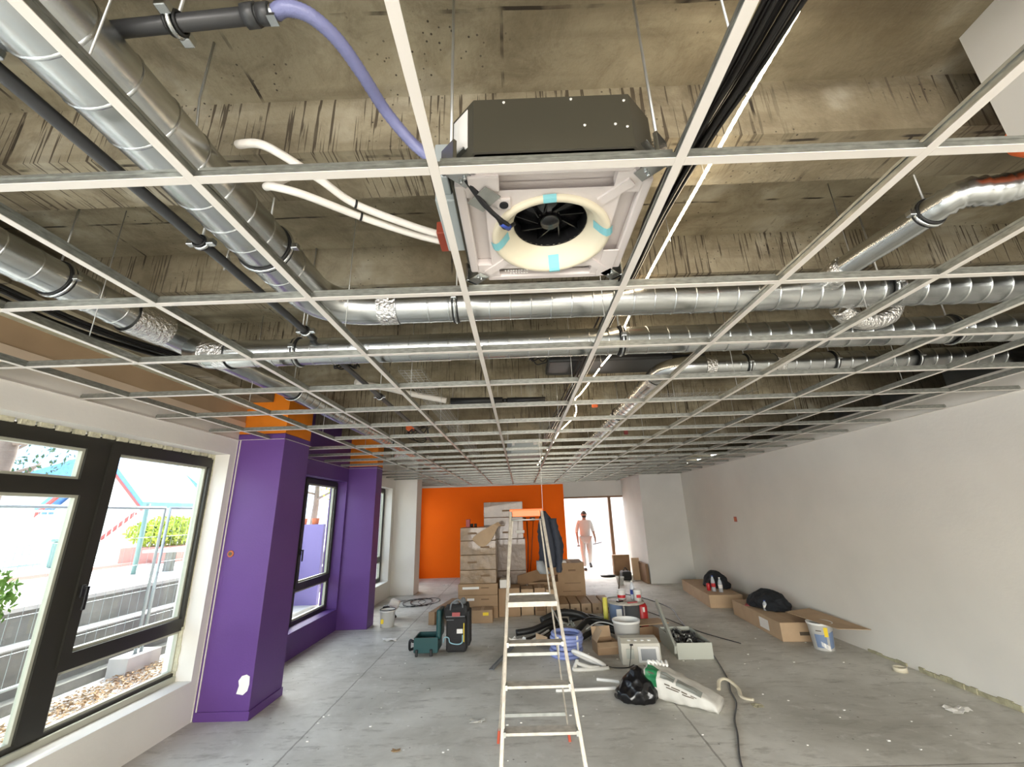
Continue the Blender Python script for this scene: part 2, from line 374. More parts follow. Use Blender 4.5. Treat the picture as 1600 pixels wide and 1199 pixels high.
# ================================================================ SETTING
WL, WR, YB, YF = -2.92, 3.98, -3.0, 12.5
ZG = 2.459; ZS = 3.20
struct(B().box(-3.12, 6.5, YB-.2, 22, -.15, 0).build('floor', 'floor'))
# slab with ribs: a recess and a rib in turn, the faces of the ribs carry the drips
ribs = [-1.55, -.62, .27, 1.20, 2.13, 3.06, 3.99, 4.92, 5.85, 6.78, 7.71, 8.64, 9.57, 10.5, 11.43, 12.36]
struct(B().box(-3.3, 5.3, YB, YF+.3, ZS, ZS+.2).build('ceiling', 'slab'))
bb = B()
for i, y in enumerate(ribs): bb.box(-3.3, 5.2, y, y+.24, 2.945, ZS+.01)
struct(bb.build('ceiling_ribs', 'slabd'))
TW = -3.20
W1 = (-2.35, 4.18, .33, 2.30); W2 = (4.98, 7.18, .30, 2.24); W3 = (7.9, 9.80, .32, 2.27)  # W1 runs on out of view, widened to go with the side fill lamp
def wall_x(name, y0, y1, m, op=None):
    b = B()
    if op:
        a0, a1, z0, z1 = op
        if a0 > y0: b.box(TW, WL, y0, a0, 0, ZS)
        if a1 < y1: b.box(TW, WL, a1, y1, 0, ZS)
        b.box(TW, WL, a0, a1, 0, z0); b.box(TW, WL, a0, a1, z1, ZS)
    else: b.box(TW, WL, y0, y1, 0, ZS)
    return struct(b.build(name, m))
wall_x('wall_left', YB, 4.40, 'white', W1)
wall_x('wall_left_recess', 4.40, 7.4, 'purple', W2)
W5 = (10.75, 12.3, .32, 2.27)
wall_x('wall_left_far', 7.4, 10.3, 'white', W3); wall_x('wall_left_end', 10.3, YF, 'white', W5)
struct(B().box(WR, WR+.2, YB, 10.75, 0, 2.655).build('wall_right', 'white'))
struct(B().box(5.2, 5.3, YB, 10.75, 2.3, ZS).box(WR+.2, 5.2, YB, 10.75, 2.3, 2.4).build('wall_void', 'cement'))
struct(B().box(2.95, WR+.2, 10.57, 10.75, 0, ZS).box(2.95, 3.1, 10.75, YF, 0, ZS).build('wall_right_return', 'white2'))
struct(B().box(TW, 1.26, YF, YF+.15, 0, 2.42).build('wall_far', 'orange'))
struct(B().box(TW, 1.26, YF, YF+.15, 2.42, ZS).box(1.26, 3.1, YF, YF+.15, 2.04, ZS).build('wall_far_lintel', 'white2'))
struct(B().box(TW, WR+.2, YB-.15, YB, 0, .25).box(TW, WR+.2, YB-.15, YB, 2.3, ZS).box(TW, -2.3, YB-.15, YB, .25, 2.3).box(3.5, WR+.2, YB-.15, YB, .25, 2.3).build('wall_rear', 'white'))
# pillars
b = B().box(WL-.02, -2.43, 4.27, 4.80, 0, 2.52, bev=.004); struct(b.build('wall_pillar_purple', 'purple'))
struct(B().box(WL-.02, -2.43, 4.27, 4.80, 2.522, ZS).build('wall_pillar_purple_top', 'orangecol'))
struct(B().box(WL-.02, -2.44, 7.22, 7.52, 0, 2.49, bev=.004).build('wall_pillar_second', 'purple'))
struct(B().box(WL-.02, -2.44, 7.22, 7.52, 2.492, ZS).build('wall_pillar_second_top', 'orangecol'))
struct(B().box(WL-.02, -2.40, 10.0, 10.48, 0, ZS, bev=.004).build('wall_pillar_white', 'white'))
struct(B().box(-2.432, -2.418, 4.26, 4.80, 0, .07).box(-2.9, -2.42, 4.258, 4.272, 0, .07).build('baseboard_pillar', 'purple'))
# plaster beams and boarding above the window side grid
struct(B().box(WL, WL+.05, YB, 4.26, 2.56, 2.79).build('trim_1', 'tan'))
struct(B().box(WL+.05, WL+.058, YB, 4.26, 2.575, 2.64).build('trim_2', 'tan2'))
struct(B().box(WL, WL+.10, YB, 4.26, 2.79, 2.86).build('trim_5', 'foampurl'))
struct(B().box(WL, -2.60, YB, 4.26, 2.86, 2.95).build('trim_6', 'slab'))
# plasterboard shaft side above the grid, right
struct(B().box(1.60, 1.65, YB, 1.07, 2.70, ZS).box(1.65, 3.9, 1.02, 1.07, 2.70, ZS).build('wall_shaft', 'white2'))
# wall angles round the grid
t = B(); za = ZG+.001
t.box(WL, WL+.022, YB, 4.27, za-.002, za).box(WL, WL+.002, YB, 4.27, za, za+.02)
t.box(WL, WL+.022, 4.80, 7.22, za-.002, za).box(WL, WL+.022, 7.52, 10.0, za-.002, za).box(WL, WL+.022, 10.48, YF, za-.002, za)
t.box(WL, -2.41, 4.25, 4.27, za-.002, za).box(-2.43, -2.41, 4.25, 4.82, za-.002, za).box(WL, -2.41, 4.80, 4.82, za-.002, za)
t.box(WL, -2.42, 7.20, 7.22, za-.002, za).box(-2.44, -2.42, 7.20, 7.54, za-.002, za)
t.box(WL, 2.95, YF-.022, YF, za-.002, za).box(WR-.022, WR, YB, 10.57, za-.002, za).box(2.95, WR, 10.548, 10.57, za-.002, za)
struct(t.build('trim_3', 'tface'))
# mortar slips at the foot of the right wall
b = B()
for (y0, y1, hh) in ((4.05, 4.5, .06), (4.5, 4.95, .05), (3.2, 3.75, .055), (5.1, 5.6, .03), (2.2, 2.9, .05), (6.8, 7.6, .03)):
    n = 8
    for i in range(n):
        a = y0+(y1-y0)*i/n; c = y0+(y1-y0)*(i+1)/n; q = hh*(.6+.5*random.random())
        b.box(WR-.012-.01*random.random(), WR+.01, a, c, 0, q)
struct(b.build('baseboard_right', 'mortar'))
struct(B().box(-2.895, -2.885, 4.262, 4.27, .07, 2.46).box(WL-.001, WL+.006, 4.262, 4.27, .0, 2.46).build('trim_4', 'tface'))

# ---------------------------------------------------------------- windows (frame plane x = -3.1)
def pane_frame(b, y0, y1, z0, z1, wd, x0=-3.14, x1=-3.08):
    b.box(x0, x1, y0, y0+wd, z0, z1).box(x0, x1, y1-wd, y1, z0, z1).box(x0, x1, y0+wd, y1-wd, z0, z0+wd).box(x0, x1, y0+wd, y1-wd, z1-wd, z1)
def window(name, op, mull, sections, bead=True):
    y0, y1, z0, z1 = op; r = sroot(name)
    b = B(); pane_frame(b, y0+.0, y1-.0, z0, z1, .05, -3.16, -3.09)
    for m0, m1 in mull: b.box(-3.16, -3.085, m0, m1, z0+.05, z1-.05)
    b.build('window_frame', 'frame', r)
    for (a, c, zz0, zz1, wd, opn) in sections:
        f = B(); pane_frame(f, a, c, zz0, zz1, wd, -3.15, -3.07 if opn else -3.085); s = f.build('sash', 'frame', r)
        g = B(); e = .020; pane_frame(g, a+wd-.001, c-wd+.001, zz0+wd-.001, zz1-wd+.001, e, -3.135, -3.10); g.build('glazing_bead', 'gasket', s)
        B().box(-3.122, -3.116, a+wd, c-wd, zz0+wd, zz1-wd).build('pane', 'glass', s)
        if opn:
            h = B().box(-3.07, -3.055, opn-.015, opn+.015, 1.18, 1.26, bev=.004).box(-3.055, -3.025, opn-.010, opn+.010, 1.235, 1.25).box(-3.04, -3.025, opn-.012, opn+.012, 1.10, 1.25, bev=.005)
            h.build('window_handle', 'black', s)
    return r
# window 1 : mullion at y 2.97..3.10
w1 = window('window_1', (W1[0]-.02, 4.26, .335, 2.28), [(3.0, 3.10), (1.0, 1.1), (-.6, -.5)],
       [(3.10, 4.21, .76, 2.25, .075, 3.135), (3.10, 4.21, .370, .76, .03, 0), (1.10, 3.0, .370, 1.895, .035, 0), (1.10, 3.0, 1.895, 2.25, .07, 0), (-.5, 1.0, .370, 2.25, .04, 0), (-2.3, -.6, .370, 2.25, .04, 0)])
B().box(-3.15, WL+.012, W1[0]+.001, W1[1]-.001, W1[2]-.03, W1[2]+.004, bev=.002).build('window_sill', 'white', w1)
B().box(-3.083, -3.06, W1[0]+.01, W1[1]-.005, .335, .378, bev=.003).build('bottom_rail', 'gasket', w1)
b = B(); 
for i in range(60):
    y = W1[0]+(W1[1]+.04-W1[0])*i/60; b.box(-3.10, -3.075+.01*random.random(), y, y+.077, 2.265+.008*random.random(), 2.30)
for i in range(30):
    z = .35+1.93*i/30; b.box(-3.10, -3.07+.008*random.random(), 4.17, 4.185+.02*random.random(), z, z+.066)
b.build('mounting_foam', 'foampurl', w1)
w2 = window('window_2', (W2[0], W2[1]+.05, .30, 2.24), [(6.03, 6.11)],
       [(6.11, 7.18, .76, 2.22, .065, 6.14), (6.11, 7.18, .32, .76, .04, 0), (5.03, 6.03, .32, 1.86, .05, 0), (5.03, 6.03, 1.86, 2.22, .05, 0)])
B().box(-3.09, WL+.012, W2[0], W2[1], W2[2]-.025, W2[2]+.006, bev=.002).build('window_sill', 'purple', w2)
w3 = window('window_3', (W3[0], W3[1]+.05, .32, 2.27), [(8.85, 8.93)],
       [(8.93, 9.80, .76, 2.24, .06, 0), (8.93, 9.80, .35, .76, .04, 0), (7.95, 8.85, .35, 2.24, .05, 0)])
B().box(-3.09, WL+.012, W3[0], W3[1], W3[2]-.025, W3[2]+.006, bev=.002).build('window_sill', 'white', w3)
w5 = window('window_5', (W5[0], W5[1], .32, 2.27), [(11.5, 11.58)], [(11.58, 12.28, .35, 2.24, .06, 0), (10.78, 11.5, .35, 2.24, .05, 0)])
# unseen rear glazing frames, added to go with the rear fill lamp
w4 = sroot('window_4'); b = B()
for x in (-2.3, -.85, .6, 2.05, 3.44): b.box(x, x+.06, YB-.12, YB-.05, .25, 2.3)
b.box(-2.3, 3.5, YB-.12, YB-.05, .25, .31).box(-2.3, 3.5, YB-.12, YB-.05, 2.24, 2.3); b.build('window_frame', 'frame', w4)

# ---------------------------------------------------------------- glazed partition at the far end
d1 = sroot('door_1')
b = B()
b.box(1.26, 3.1, YF-.01, YF+.1, 2.0, 2.045).box(2.52, 2.60, YF-.01, YF+.1, 0, 2.0)
b.build('door_frame', 'wood', d1)
b = B().box(3.36, 3.44, YF-.01, YF+.1, 0, 2.04); b.build('door_post', 'wood', d1)
# ---------------------------------------------------------------- far porch and court
struct(B().box(.2, .35, YF+.15, 14.6, 0, 2.9).box(5.9, 6.05, YF+.15, 21, 0, 3.1).build('wall_porch', 'white'))
struct(B().box(-1.2, 6.5, 21, 21.2, 0, 2.4).build('wall_court', 'white'))
struct(B().box(.2, 6.05, YF+.15, 13.6, 2.45, 2.6).build('ceiling_porch', 'white'))
b = B()
for y in (14.4, 15.4, 16.4, 17.4): b.box(.37, 5.88, y, y+.06, 2.5, 2.58)
for x in (1.2, 2.4, 3.6, 4.8): b.box(x, x+.05, 13.62, 18, 2.58, 2.64)
tag(b.build('pergola', 'paving'), 'white slatted roof frame over the bright court beyond the far opening', 'pergola')
t = sroot('door_2', (3.55, 14.0, 0)); t.rotation_euler = (0, 0, .35)
B().box(-.25, .25, -.03, .03, 0, 2.2, bev=.005).build('door_leaf', 'tanpanel', t); B().box(-.21, -.16, -.09, -.03, 1.0, 1.05, bev=.01).build('handle', 'rod', t)

# ================================================================ CEILING GRID
COLS = [-2.583+.6*i for i in range(11)]
ROWS = [-1.582+.6*i for i in range(24)]
ROWS = [y for y in ROWS if y < YF-.1]
def tprofile_y(L, web=.036):
    wb = B().box(-.0013, .0013, 0, L, .001, web).box(-.004, .004, 0, L, web-.009, web)
    return wb
side = {0: 'first', 1: 'second', 2: 'third', 3: 'fourth', 4: 'fifth', 5: 'sixth', 6: 'seventh', 7: 'eighth', 8: 'ninth', 9: 'tenth', 10: 'eleventh'}
why = ['ending at the purple pillar', 'just outside the purple pillar', 'passing over the left insulated duct bundle', 'under the big duct', 'left edge of the air unit',
       'right edge of the air unit', 'lit by the light strip', 'fourth from the right wall', 'third from the right wall', 'second from the right wall', 'nearest the right wall']
for i, x in enumerate(COLS):
    y0 = YB+.01; y1 = 4.25 if i == 0 else (10.54 if x > 2.95 else YF-.01)
    r = thing('ceiling_runner', '%s long grid runner from the window wall, %s' % (side[i], why[i]), 'ceiling grid bar', (x, y0, ZG), 0, 'long runners of the open ceiling grid')
    L = y1-y0
    b = tprofile_y(L); b.build('web', 'zinc', r)
    B().box(-.012, .012, 0, L, -.001, .001).build('face', 'tface', r)
    for y in [(.55+1.2*k) for k in range(9)]:
        if y < y1-.3 and i % 2 == 1 and y > .3: B().tube([(0, y-y0, .03), (0, y-y0, ZS-ZG)], .0022, 6).build('hanger_rod', 'rod', r)
# cross tees: one each
def make_tee(L):
    w_ = B().box(.0035, L-.0035, -.0008, .0008, .008, .028).box(.0135, L-.0135, -.0013, .0013, .001, .034).box(.0135, L-.0135, -.004, .004, .026, .034)
    root = w_.build('cross_tee', 'zinc'); B().box(.0125, L-.0125, -.012, .012, -.0011, .0009).build('face', 'tface', root); return root
tl = 'short white cross tee in the farther rows of the open ceiling grid'
NR = ['first', 'second', 'third', 'fourth', 'fifth']
proto = make_tee(.6); tag(proto, tl, 'ceiling grid bar', 'cross tees of the open ceiling grid'); first = True; ntee = 0
for y in ROWS:
    for i in range(10):
        if i == 0 and y > 4.1: continue
        if i == 9 and y > 10.5: continue
        if y < .1: continue
        if first: o = proto; first = False
        else: o = dup(proto)
        o.location = (COLS[i], y, ZG); k = round((y-.818)/.6)
        o['group'] = 'cross tees of the open ceiling grid'; o['label'] = tl
        if k < 0: o['label'] = 'short white cross tee in the row directly over the photographer'
        elif k < 5: o['label'] = 'white cross tee in the %s visible row, between the %s and %s runners' % (NR[k], side[i], side[i+1])
# short tees to the walls
def end_tee(x0, L, y, lab, grp, pr=[{}]):
    k = round(L, 3)
    if k not in pr[0]:
        pr[0][k] = make_tee(L); o = pr[0][k]; tag(o, lab, 'ceiling grid bar', grp)
    else: o = dup(pr[0][k], label=lab, group=grp)
    o.location = (x0, y, ZG)
for y in ROWS:
    if y < .1: continue
    if y < 4.2: end_tee(WL+.01, COLS[0]-WL-.01, y, 'cut end tee between the window wall angle and the first runner', 'end tees along the window wall')
    elif not (7.15 < y < 7.55 or 4.2 < y < 4.85 or 9.95 < y < 10.5): end_tee(WL+.01, COLS[1]-WL-.01, y, 'longer end tee between the window wall and the second runner beyond the purple pillar', 'end tees beyond the purple pillar')
    if y < 10.5: end_tee(COLS[10], WR-.01-COLS[10], y, 'cut end tee between the last runner and the right wall angle', 'end tees along the right wall')

# ================================================================ DUCTS
def rings(b, pts, r, pitch, seg=32):
    """raised spiral seams every pitch metres along a straight piece"""
    a, c = Vector(pts[0]), Vector(pts[1]); L = (c-a).length; d = (c-a)/L; k = pitch*.6
    while k < L:
        p = a+d*k; b.tube([p-d*.0045, p-d*.002, p+d*.002, p+d*.0045], [r, r+.0028, r+.0028, r], seg, cap=False); k += pitch
def elbow(p, q, c, n=9):
    """quadratic path from p to q about the corner c"""
    p, q, c = Vector(p), Vector(q), Vector(c)
    return [(1-t)**2*p+2*t*(1-t)*c+t*t*q for t in [i/n for i in range(n+1)]]
def clamp(parent, p, axis, r, zt=ZS, rod=True, off=0):
    b = B(); p = Vector(p); n = 28; d = Vector((0, 1, 0)) if axis == 'Y' else Vector((1, 0, 0))
    def circ(rad, s): 
        o = []
        for j in range(n):
            a = 2*PI*j/n; o.append(p+d*s+(Vector((rad*math.cos(a), 0, rad*math.sin(a))) if axis == 'Y' else Vector((0, rad*math.cos(a), rad*math.sin(a)))))
        return o
    b.tube(circ(r+.004, -.012), .004, 6, closed=True).tube(circ(r+.004, .012), .004, 6, closed=True)
    o = b.build('clamp', 'rubber', parent)
    g = B().tube(circ(r+.006, 0), .007, 6, closed=True)
    for s in (-1, 1):
        e = p+(Vector((s*(r+.018), 0, 0)) if axis == 'Y' else Vector((0, s*(r+.018), 0))); g.box(e.x-.014, e.x+.014, e.y-.012, e.y+.012, e.z-.012, e.z+.012, bev=.003)
    g.build('clamp_band', 'galv', o)
    if rod: B().tube([p+Vector((0, 0, r)), (p.x, p.y, zt)], .004, 8).build('threaded_rod', 'rod', o)
def duct(name, label, path, r, seams, clamps=(), tapes=(), cat='duct', mt='galv', group=None):
    b = B(); b.tube(path, r, 40)
    for (a, c, rr, pit) in seams: rings(b, (a, c), rr, pit)
    root = b.build(name, mt); tag(root, label, cat, group)
    for (p, ax, rr) in clamps: clamp(root, p, ax, rr)
    for (a, c, rr) in tapes:
        a, c = Vector(a), Vector(c); n = 7; pp = [a+(c-a)*i/n for i in range(n+1)]
        B().tube(pp, [rr*(1+.02*random.random()) for _ in pp], 32, cap=False).build('foil_tape', 'foil', root)
    return root
# A : big diagonal (runs away from the camera), elbow right, then across
zA = 2.70
e = elbow((-.99, 1.72, zA), (-.68, 1.965, zA), (-.99, 1.965, zA), 10)
pth = [(-.99, -2.9, zA), (-.99, 1.0, zA)]+e+[(-.6, 1.965, zA), (4.9, 1.965, zA)]
rad = [.101, .101]+[.101-.017*i/10 for i in range(11)]+[.083, .083]
duct('spiral_duct', 'largest spiral duct running overhead from top left then elbowing right across the room', pth, rad,
     [((-.99, -2.9, zA), (-.99, 1.6, zA), .101, .115), ((-.5, 1.965, zA), (3.9, 1.965, zA), .083, .105)],
     [((-.99, 1.42, zA), 'Y', .101), ((-.30, 1.965, zA), 'X', .083), ((1.93, 1.965, zA), 'X', .083)],
     [((-.70, 1.965, zA), (-.60, 1.965, zA), .0865), ((2.75, 1.965, zA), (2.82, 1.965, zA), .0865)])
# B : left duct by the windows
zB = 2.725
e = [(-2.07, -2.9, zB), (-2.07, 2.05, zB), (-2.02, 2.6, zB), (-1.95, 3.4, zB), (-1.94, 7.4, zB), (-1.94, 11.2, zB)]
duct('spiral_duct', 'left spiral duct over the black cables, parallel to the window wall', e, [.081, .081, .081, .078, .075, .075],
     [((-2.07, -2.9, zB), (-2.07, 2.0, zB), .081, .135), ((-1.94, 3.5, zB), (-1.94, 11, zB), .075, .12)],
     [((-2.07, 1.62, zB), 'Y', .081), ((-1.95, 3.45, zB), 'Y', .079), ((-1.94, 6.2, zB), 'Y', .076)],
     [((-2.07, 1.98, zB), (-2.04, 2.18, zB), .092)])
# H2 : branch from B across
zh = 2.60; yh = 2.28
duct('spiral_duct', 'second crossing spiral duct, taped to the left duct, just behind the largest crossing duct', [(-1.93, yh+.02, 2.64), (-1.80, yh, zh)]+[(-1.6, yh, zh), (4.9, yh, zh)], .080,
     [((-1.6, yh, zh), (3.9, yh, zh), .080, .115)], [((-1.28, yh, zh), 'X', .08), ((.62, yh, zh), 'X', .08), ((2.55, yh, zh), 'X', .08)],
     [((-1.84, yh+.01, 2.612), (-1.68, yh, zh), .087)])
# H3 : third crossing duct with an elbow that runs away along the light strip
z3 = 2.745; y3 = 3.21
e = elbow((1.45, y3, z3), (1.22, y3+.23, z3), (1.22, y3, z3), 9)
duct('spiral_duct', 'third crossing duct, elbowing away from the camera beside the light strip', [(4.9, y3, z3), (1.6, y3, z3)]+e+[(1.22, 3.7, z3), (1.22, 11.4, z3)], .080,
     [((3.94, y3, z3), (1.6, y3, z3), .08, .11), ((1.22, 3.7, z3), (1.22, 11.3, z3), .08, .13)],
     [((1.86, y3, z3), 'X', .08), ((2.55, y3, z3), 'X', .08), ((3.2, y3, z3), 'X', .08), ((1.22, 4.9, z3), 'Y', .08), ((1.22, 7.2, z3), 'Y', .08)],
     [((1.52, y3, z3), (1.60, y3, z3), .083), ((2.08, y3, z3), (2.15, y3, z3), .083), ((1.22, 3.45, z3), (1.22, 3.55, z3), .084)])
# right flexible branch
pf = curve([(1.60, 1.86, 2.735), (1.63, 1.70, 2.745), (1.665, 1.53, 2.75), (1.69, 1.40, 2.755), (1.735, 1.335, 2.765), (1.81, 1.31, 2.75), (1.89, 1.29, 2.755), (1.99, 1.25, 2.78), (2.12, 1.22, 2.80)], 6)
b = B(); n = len(pf); rr = []
for i in range(n):
    t_ = i/(n-1); rr.append(.053 + (.0045*math.sin(i*2.6) if .38 < t_ < .7 else 0))
b.tube(pf, rr, 28); fl = tag(b.build('flexible_duct', 'galv'), 'short metal branch duct with a crinkled bend, upper right, beside the orange sleeve', 'duct')
clamp(fl, (1.684, 1.43, 2.754), 'Y', .053)
b = B().tube([(1.60, 1.90, 2.73), (1.603, 1.83, 2.737), (1.607, 1.78, 2.742)], [.06, .06, .056], 24); b.build('foil_tape', 'foil', fl)
b = B().tube([(1.93, 1.175, 2.83), (1.88, 1.165, 2.83), (1.80, 1.15, 2.84), (1.765, 1.14, 2.85)], [.045, .062, .066, .05], 24)
tag(b.build('orange_sleeve', 'ladderorange'), 'bright orange plastic duct sleeve at the upper right edge of the photo', 'duct sleeve')
# flex saddle under the crossing duct on the right
b = B().tube(curve([(1.76, 2.06, 2.66), (1.83, 2.10, 2.62), (1.95, 2.12, 2.60), (2.06, 2.12, 2.63), (2.10, 2.10, 2.70)], 5), .05, 20); 
tag(b.build('duct_saddle', 'foil'), 'taped metal bend hugging the underside of the largest crossing duct on the right', 'duct')

# drain pipe, left of the big duct
zp = 2.66
b = B().tube([(-1.17, -2.9, zp), (-1.17, 1.9, zp), (-1.19, 3.0, zp), (-1.24, 6.4, zp)], .0185, 14).lathe([(.0, -.0), (.026, 0), (.026, .09), (0, .09)], 16, 'Y', (-1.17, .42, zp))
dp = tag(b.build('drain_pipe', 'pvc'), 'thin dark drain pipe running lengthwise left of the largest duct', 'pipe')
for y in (.64, 1.32, 2.12, 3.5): clamp(dp, (-1.17 if y < 2.2 else -1.2, y, zp), 'Y', .0195)
# hose + pvc to the unit
q = [(-.245, 1.03, 2.72), (-.30, 1.005, 2.76), (-.36, .93, 2.80), (-.39, .82, 2.80), (-.42, .735, 2.80), (-.462, .68, 2.80), (-.51, .662, 2.80), (-.545, .672, 2.80)]
pq = curve(q, 14); b = B(); b.tube(pq, [.0165+(.0012 if i % 2 else 0) for i in range(len(pq))], 16)
h = tag(b.build('condensate_hose', 'hose'), 'lilac ribbed hose curving down into the white air unit', 'hose')
b = B().tube([(-.215, 1.045, 2.70), (-.24, 1.035, 2.715)], .02, 14); b.build('hose_clamp', 'galv', h)
b = B().tube([(-.538, .669, 2.80), (-.55, .673, 2.80)], .0195, 14).box(-.555, -.535, .66, .684, 2.775, 2.785); b.build('hose_clamp', 'galv', h)
b = B().tube([(-.552, .672, 2.80), (-.95, .692, 2.80), (-2.9, .80, 2.80)], .0185, 16).tube([(-.552, .672, 2.80), (-.578, .673, 2.80)], .023, 16).tube([(-.585, .6735, 2.80), (-.615, .675, 2.80)], .026, 8)
p_ = tag(b.build('drain_pipe', 'pvc'), 'dark plastic pipe at top left joined to the lilac hose', 'pipe'); clamp(p_, (-.79, .684, 2.80), 'X', .0195)
# white insulated pipes
for k, (dx, lab) in enumerate(((0, 'upper of the two white insulated pipes leading to the air unit'), (1, 'lower of the two white insulated pipes leading to the air unit'))):
    z = 2.66
    if k == 0: q = [(-.262, 1.27, 2.62), (-.36, 1.24, 2.64), (-.52, 1.15, 2.66), (-.60, 1.06, 2.68), (-.68, .98, 2.70), (-.74, .955, 2.72), (-.83, .99, 2.76), (-.86, 1.06, 2.84)]
    else: q = [(-.262, 1.31, 2.62), (-.36, 1.29, 2.64), (-.52, 1.20, 2.65), (-.66, 1.09, 2.65), (-.745, 1.06, 2.66), (-.80, 1.10, 2.70), (-.82, 1.17, 2.78), (-.80, 1.25, 2.90)]
    o = tag(B().tube(curve(q, 8), .0125, 14).build('insulated_pipe', 'pipewrap'), lab, 'pipe', 'insulated pipes to the air unit')
    B().tube([Vector(q[2])-Vector((.003, .002, 0)), Vector(q[2])+Vector((.003, .002, 0))], .015, 12).build('cable_tie', 'black', o)

# ================================================================ AIR UNIT (cassette)
cx, cy = .122, 1.145
U = thing('ceiling_air_unit', 'square white ceiling air unit with a round fan opening, hung in the grid', 'air conditioner', (cx, cy, 2.512))
def octo(hx, hy, c): return [(-hx+c, -hy), (hx-c, -hy), (hx, -hy+c), (hx, hy-c), (hx-c, hy), (-hx+c, hy), (-hx, hy-c), (-hx, -hy+c)]
oc = [(x-.003, y-.018) for x, y in octo(.283, .283, .075)]; ic = [(x-.003, y-.018) for x, y in octo(.277, .277, .073)]; b = B(); n = 8
b.add([(x, y, .026) for x, y in oc]+[(x, y, .205) for x, y in oc]+[(x, y, .026) for x, y in ic]+[(x, y, .198) for x, y in ic], [(i, (i+1) % n, n+(i+1) % n, n+i) for i in range(n)]+[(8, 9, 10, 11, 12, 13, 14, 15), (24, 25, 26, 27, 28, 29, 30, 31)]+[(16+i, 16+(i+1) % n, 24+(i+1) % n, 24+i) for i in range(n)]+[(i, (i+1) % n, 16+(i+1) % n, 16+i) for i in range(n)])
b.build('casing', 'casing', U)
s_ = B()
for x, z in ((-.13, .19), (.05, .192), (.19, .18), (.19, .09), (.16, .10), (.08, .10)): s_.lathe([(0, 0), (.004, 0), (.003, .003), (0, .003)], 8, 'Y', (x, -.3045, z))
s_.build('screw', 'label', U)
B().box(-.03, .03, -.0015, .0005, .06, .19, Matrix.Translation((-.250, -.265, 0)) @ Matrix.Rotation(-PI/4, 4, 'Z')).build('data_sticker', 'label', U)
# foam tray as a plate with slots: build from frames round the four slots
fo = B(); z0, z1 = 0, .028
Hh = .275; si, so, sl = .195, .245, .17
import itertools
def ringplate(b, z0, z1):
    # plate with a round hole, r .183, square half size si
    n = 40; inn = []; out = []
    for j in range(n):
        a = 2*PI*j/n+PI/4; c, d = math.cos(a), math.sin(a); m_ = max(abs(c), abs(d)); inn.append((.165*c+.008, .165*d+.018)); out.append((si*c/m_, si*d/m_))
    vs = [(x, y, z0) for x, y in inn]+[(x, y, z0) for x, y in out]+[(x, y, z1) for x, y in inn]+[(x, y, z1) for x, y in out]; f = []
    for j in range(n):
        k = (j+1) % n; f += [(j, k, n+k, n+j), (2*n+j, 3*n+j, 3*n+k, 2*n+k), (j, 2*n+j, 2*n+k, k)]
    b.add(vs, f)
ringplate(fo, z0, z1)
for sx, sy, hor in ((0, -1, 1), (0, 1, 1), (-1, 0, 0), (1, 0, 0)):
    if hor:
        fo.box(-Hh+.06, Hh-.06, sy*so, sy*Hh, z0, z1, bev=.006); fo.box(-si, -sl, sy*si, sy*so, z0, z1); fo.box(sl, si, sy*si, sy*so, z0, z1)
    else:
        fo.box(sx*so, sx*Hh, -Hh+.06, Hh-.06, z0, z1, bev=.006); fo.box(sx*si, sx*so, -si, -sl, z0, z1); fo.box(sx*si, sx*so, sl, si, z0, z1)
for sx in (-1, 1):
    for sy in (-1, 1): fo.prism([(sx*si, sy*si), (sx*so, sy*si), (sx*(so+.005), sy*(si+.02)), (sx*(si+.02), sy*(so+.005)), (sx*si, sy*so)], z0, z1)
tray = fo.build('foam_tray', 'foamw', U)
# raised ribs on the tray
rb = B()
for sx in (-1, 1):
    for sy in (-1, 1): rb.beam((sx*.14, sy*.14, -.003), (sx*.215, sy*.215, -.003), .03, .008)
rb.box(-.235, -.15, -.255, -.20, -.010, .001, bev=.004).box(-.16, -.12, -.17, -.125, -.008, .001, bev=.004).box(.195, .25, .1, .26, -.004, .001, bev=.003)
rb.build('tray_ridge', 'foamw', tray)['kind'] = 'stuff'
sb = B()
for sx, sy, hor in ((0, -1, 1), (0, 1, 1), (-1, 0, 0), (1, 0, 0)):
    if hor: sb.box(-sl-.02, sl+.02, sy*(si-.02), sy*(so+.02), .034, .04)
    else: sb.box(sx*(si-.02), sx*(so+.02), -sl-.02, sl+.02, .030, .036)
sb.build('air_slot', 'foamw', U)
B().lathe([(.013, -.012), (.013, -.007), (0, -.007)], 16, 'Z', (-.14, -.147, 0)).build('tray_hole', 'black', tray)
bell = B().lathe([(.192, .004), (.192, -.008), (.184, -.014), (.172, -.012), (.158, .004), (.140, .028), (.126, .045), (.121, .055)], 48, cap=False)
bl = bell.build('bell_mouth', 'cream', U, smooth=True); bl.location = (.008, .018, 0)
tp = B()
for a in (-95, -10, 82, 172):
    a = math.radians(a); c, s2 = math.cos(a), math.sin(a); w_ = .019
    prof = [(.197, -.004), (.190, -.0135), (.178, -.0165), (.168, -.010), (.157, .0018), (.139, .0258)]
    vs = []; 
    for (r_, z_) in prof:
        for k in (-1, 1): vs.append((c*r_-s2*w_*k, s2*r_+c*w_*k, z_))
    B().add(vs, [(2*i, 2*i+1, 2*i+3, 2*i+2) for i in range(len(prof)-1)]).build('blue_tape', 'bluetape', bl)
fan = B().lathe([(0, .055), (.03, .050), (.033, .062), (.035, .075), (.075, .085), (.117, .10), (.125, .14), (0, .14)], 36)
fw = fan.build('fan', 'blackgloss', U, smooth=True); fw.location = (.008, .018, 0)
b = B()
for k in range(9):
    a = 2*PI*k/9; b.beam((.04*math.cos(a), .04*math.sin(a), .078), (.112*math.cos(a+.5), .112*math.sin(a+.5), .085), .004, .03)
b.build('fan_blade', 'blackgloss', fw)
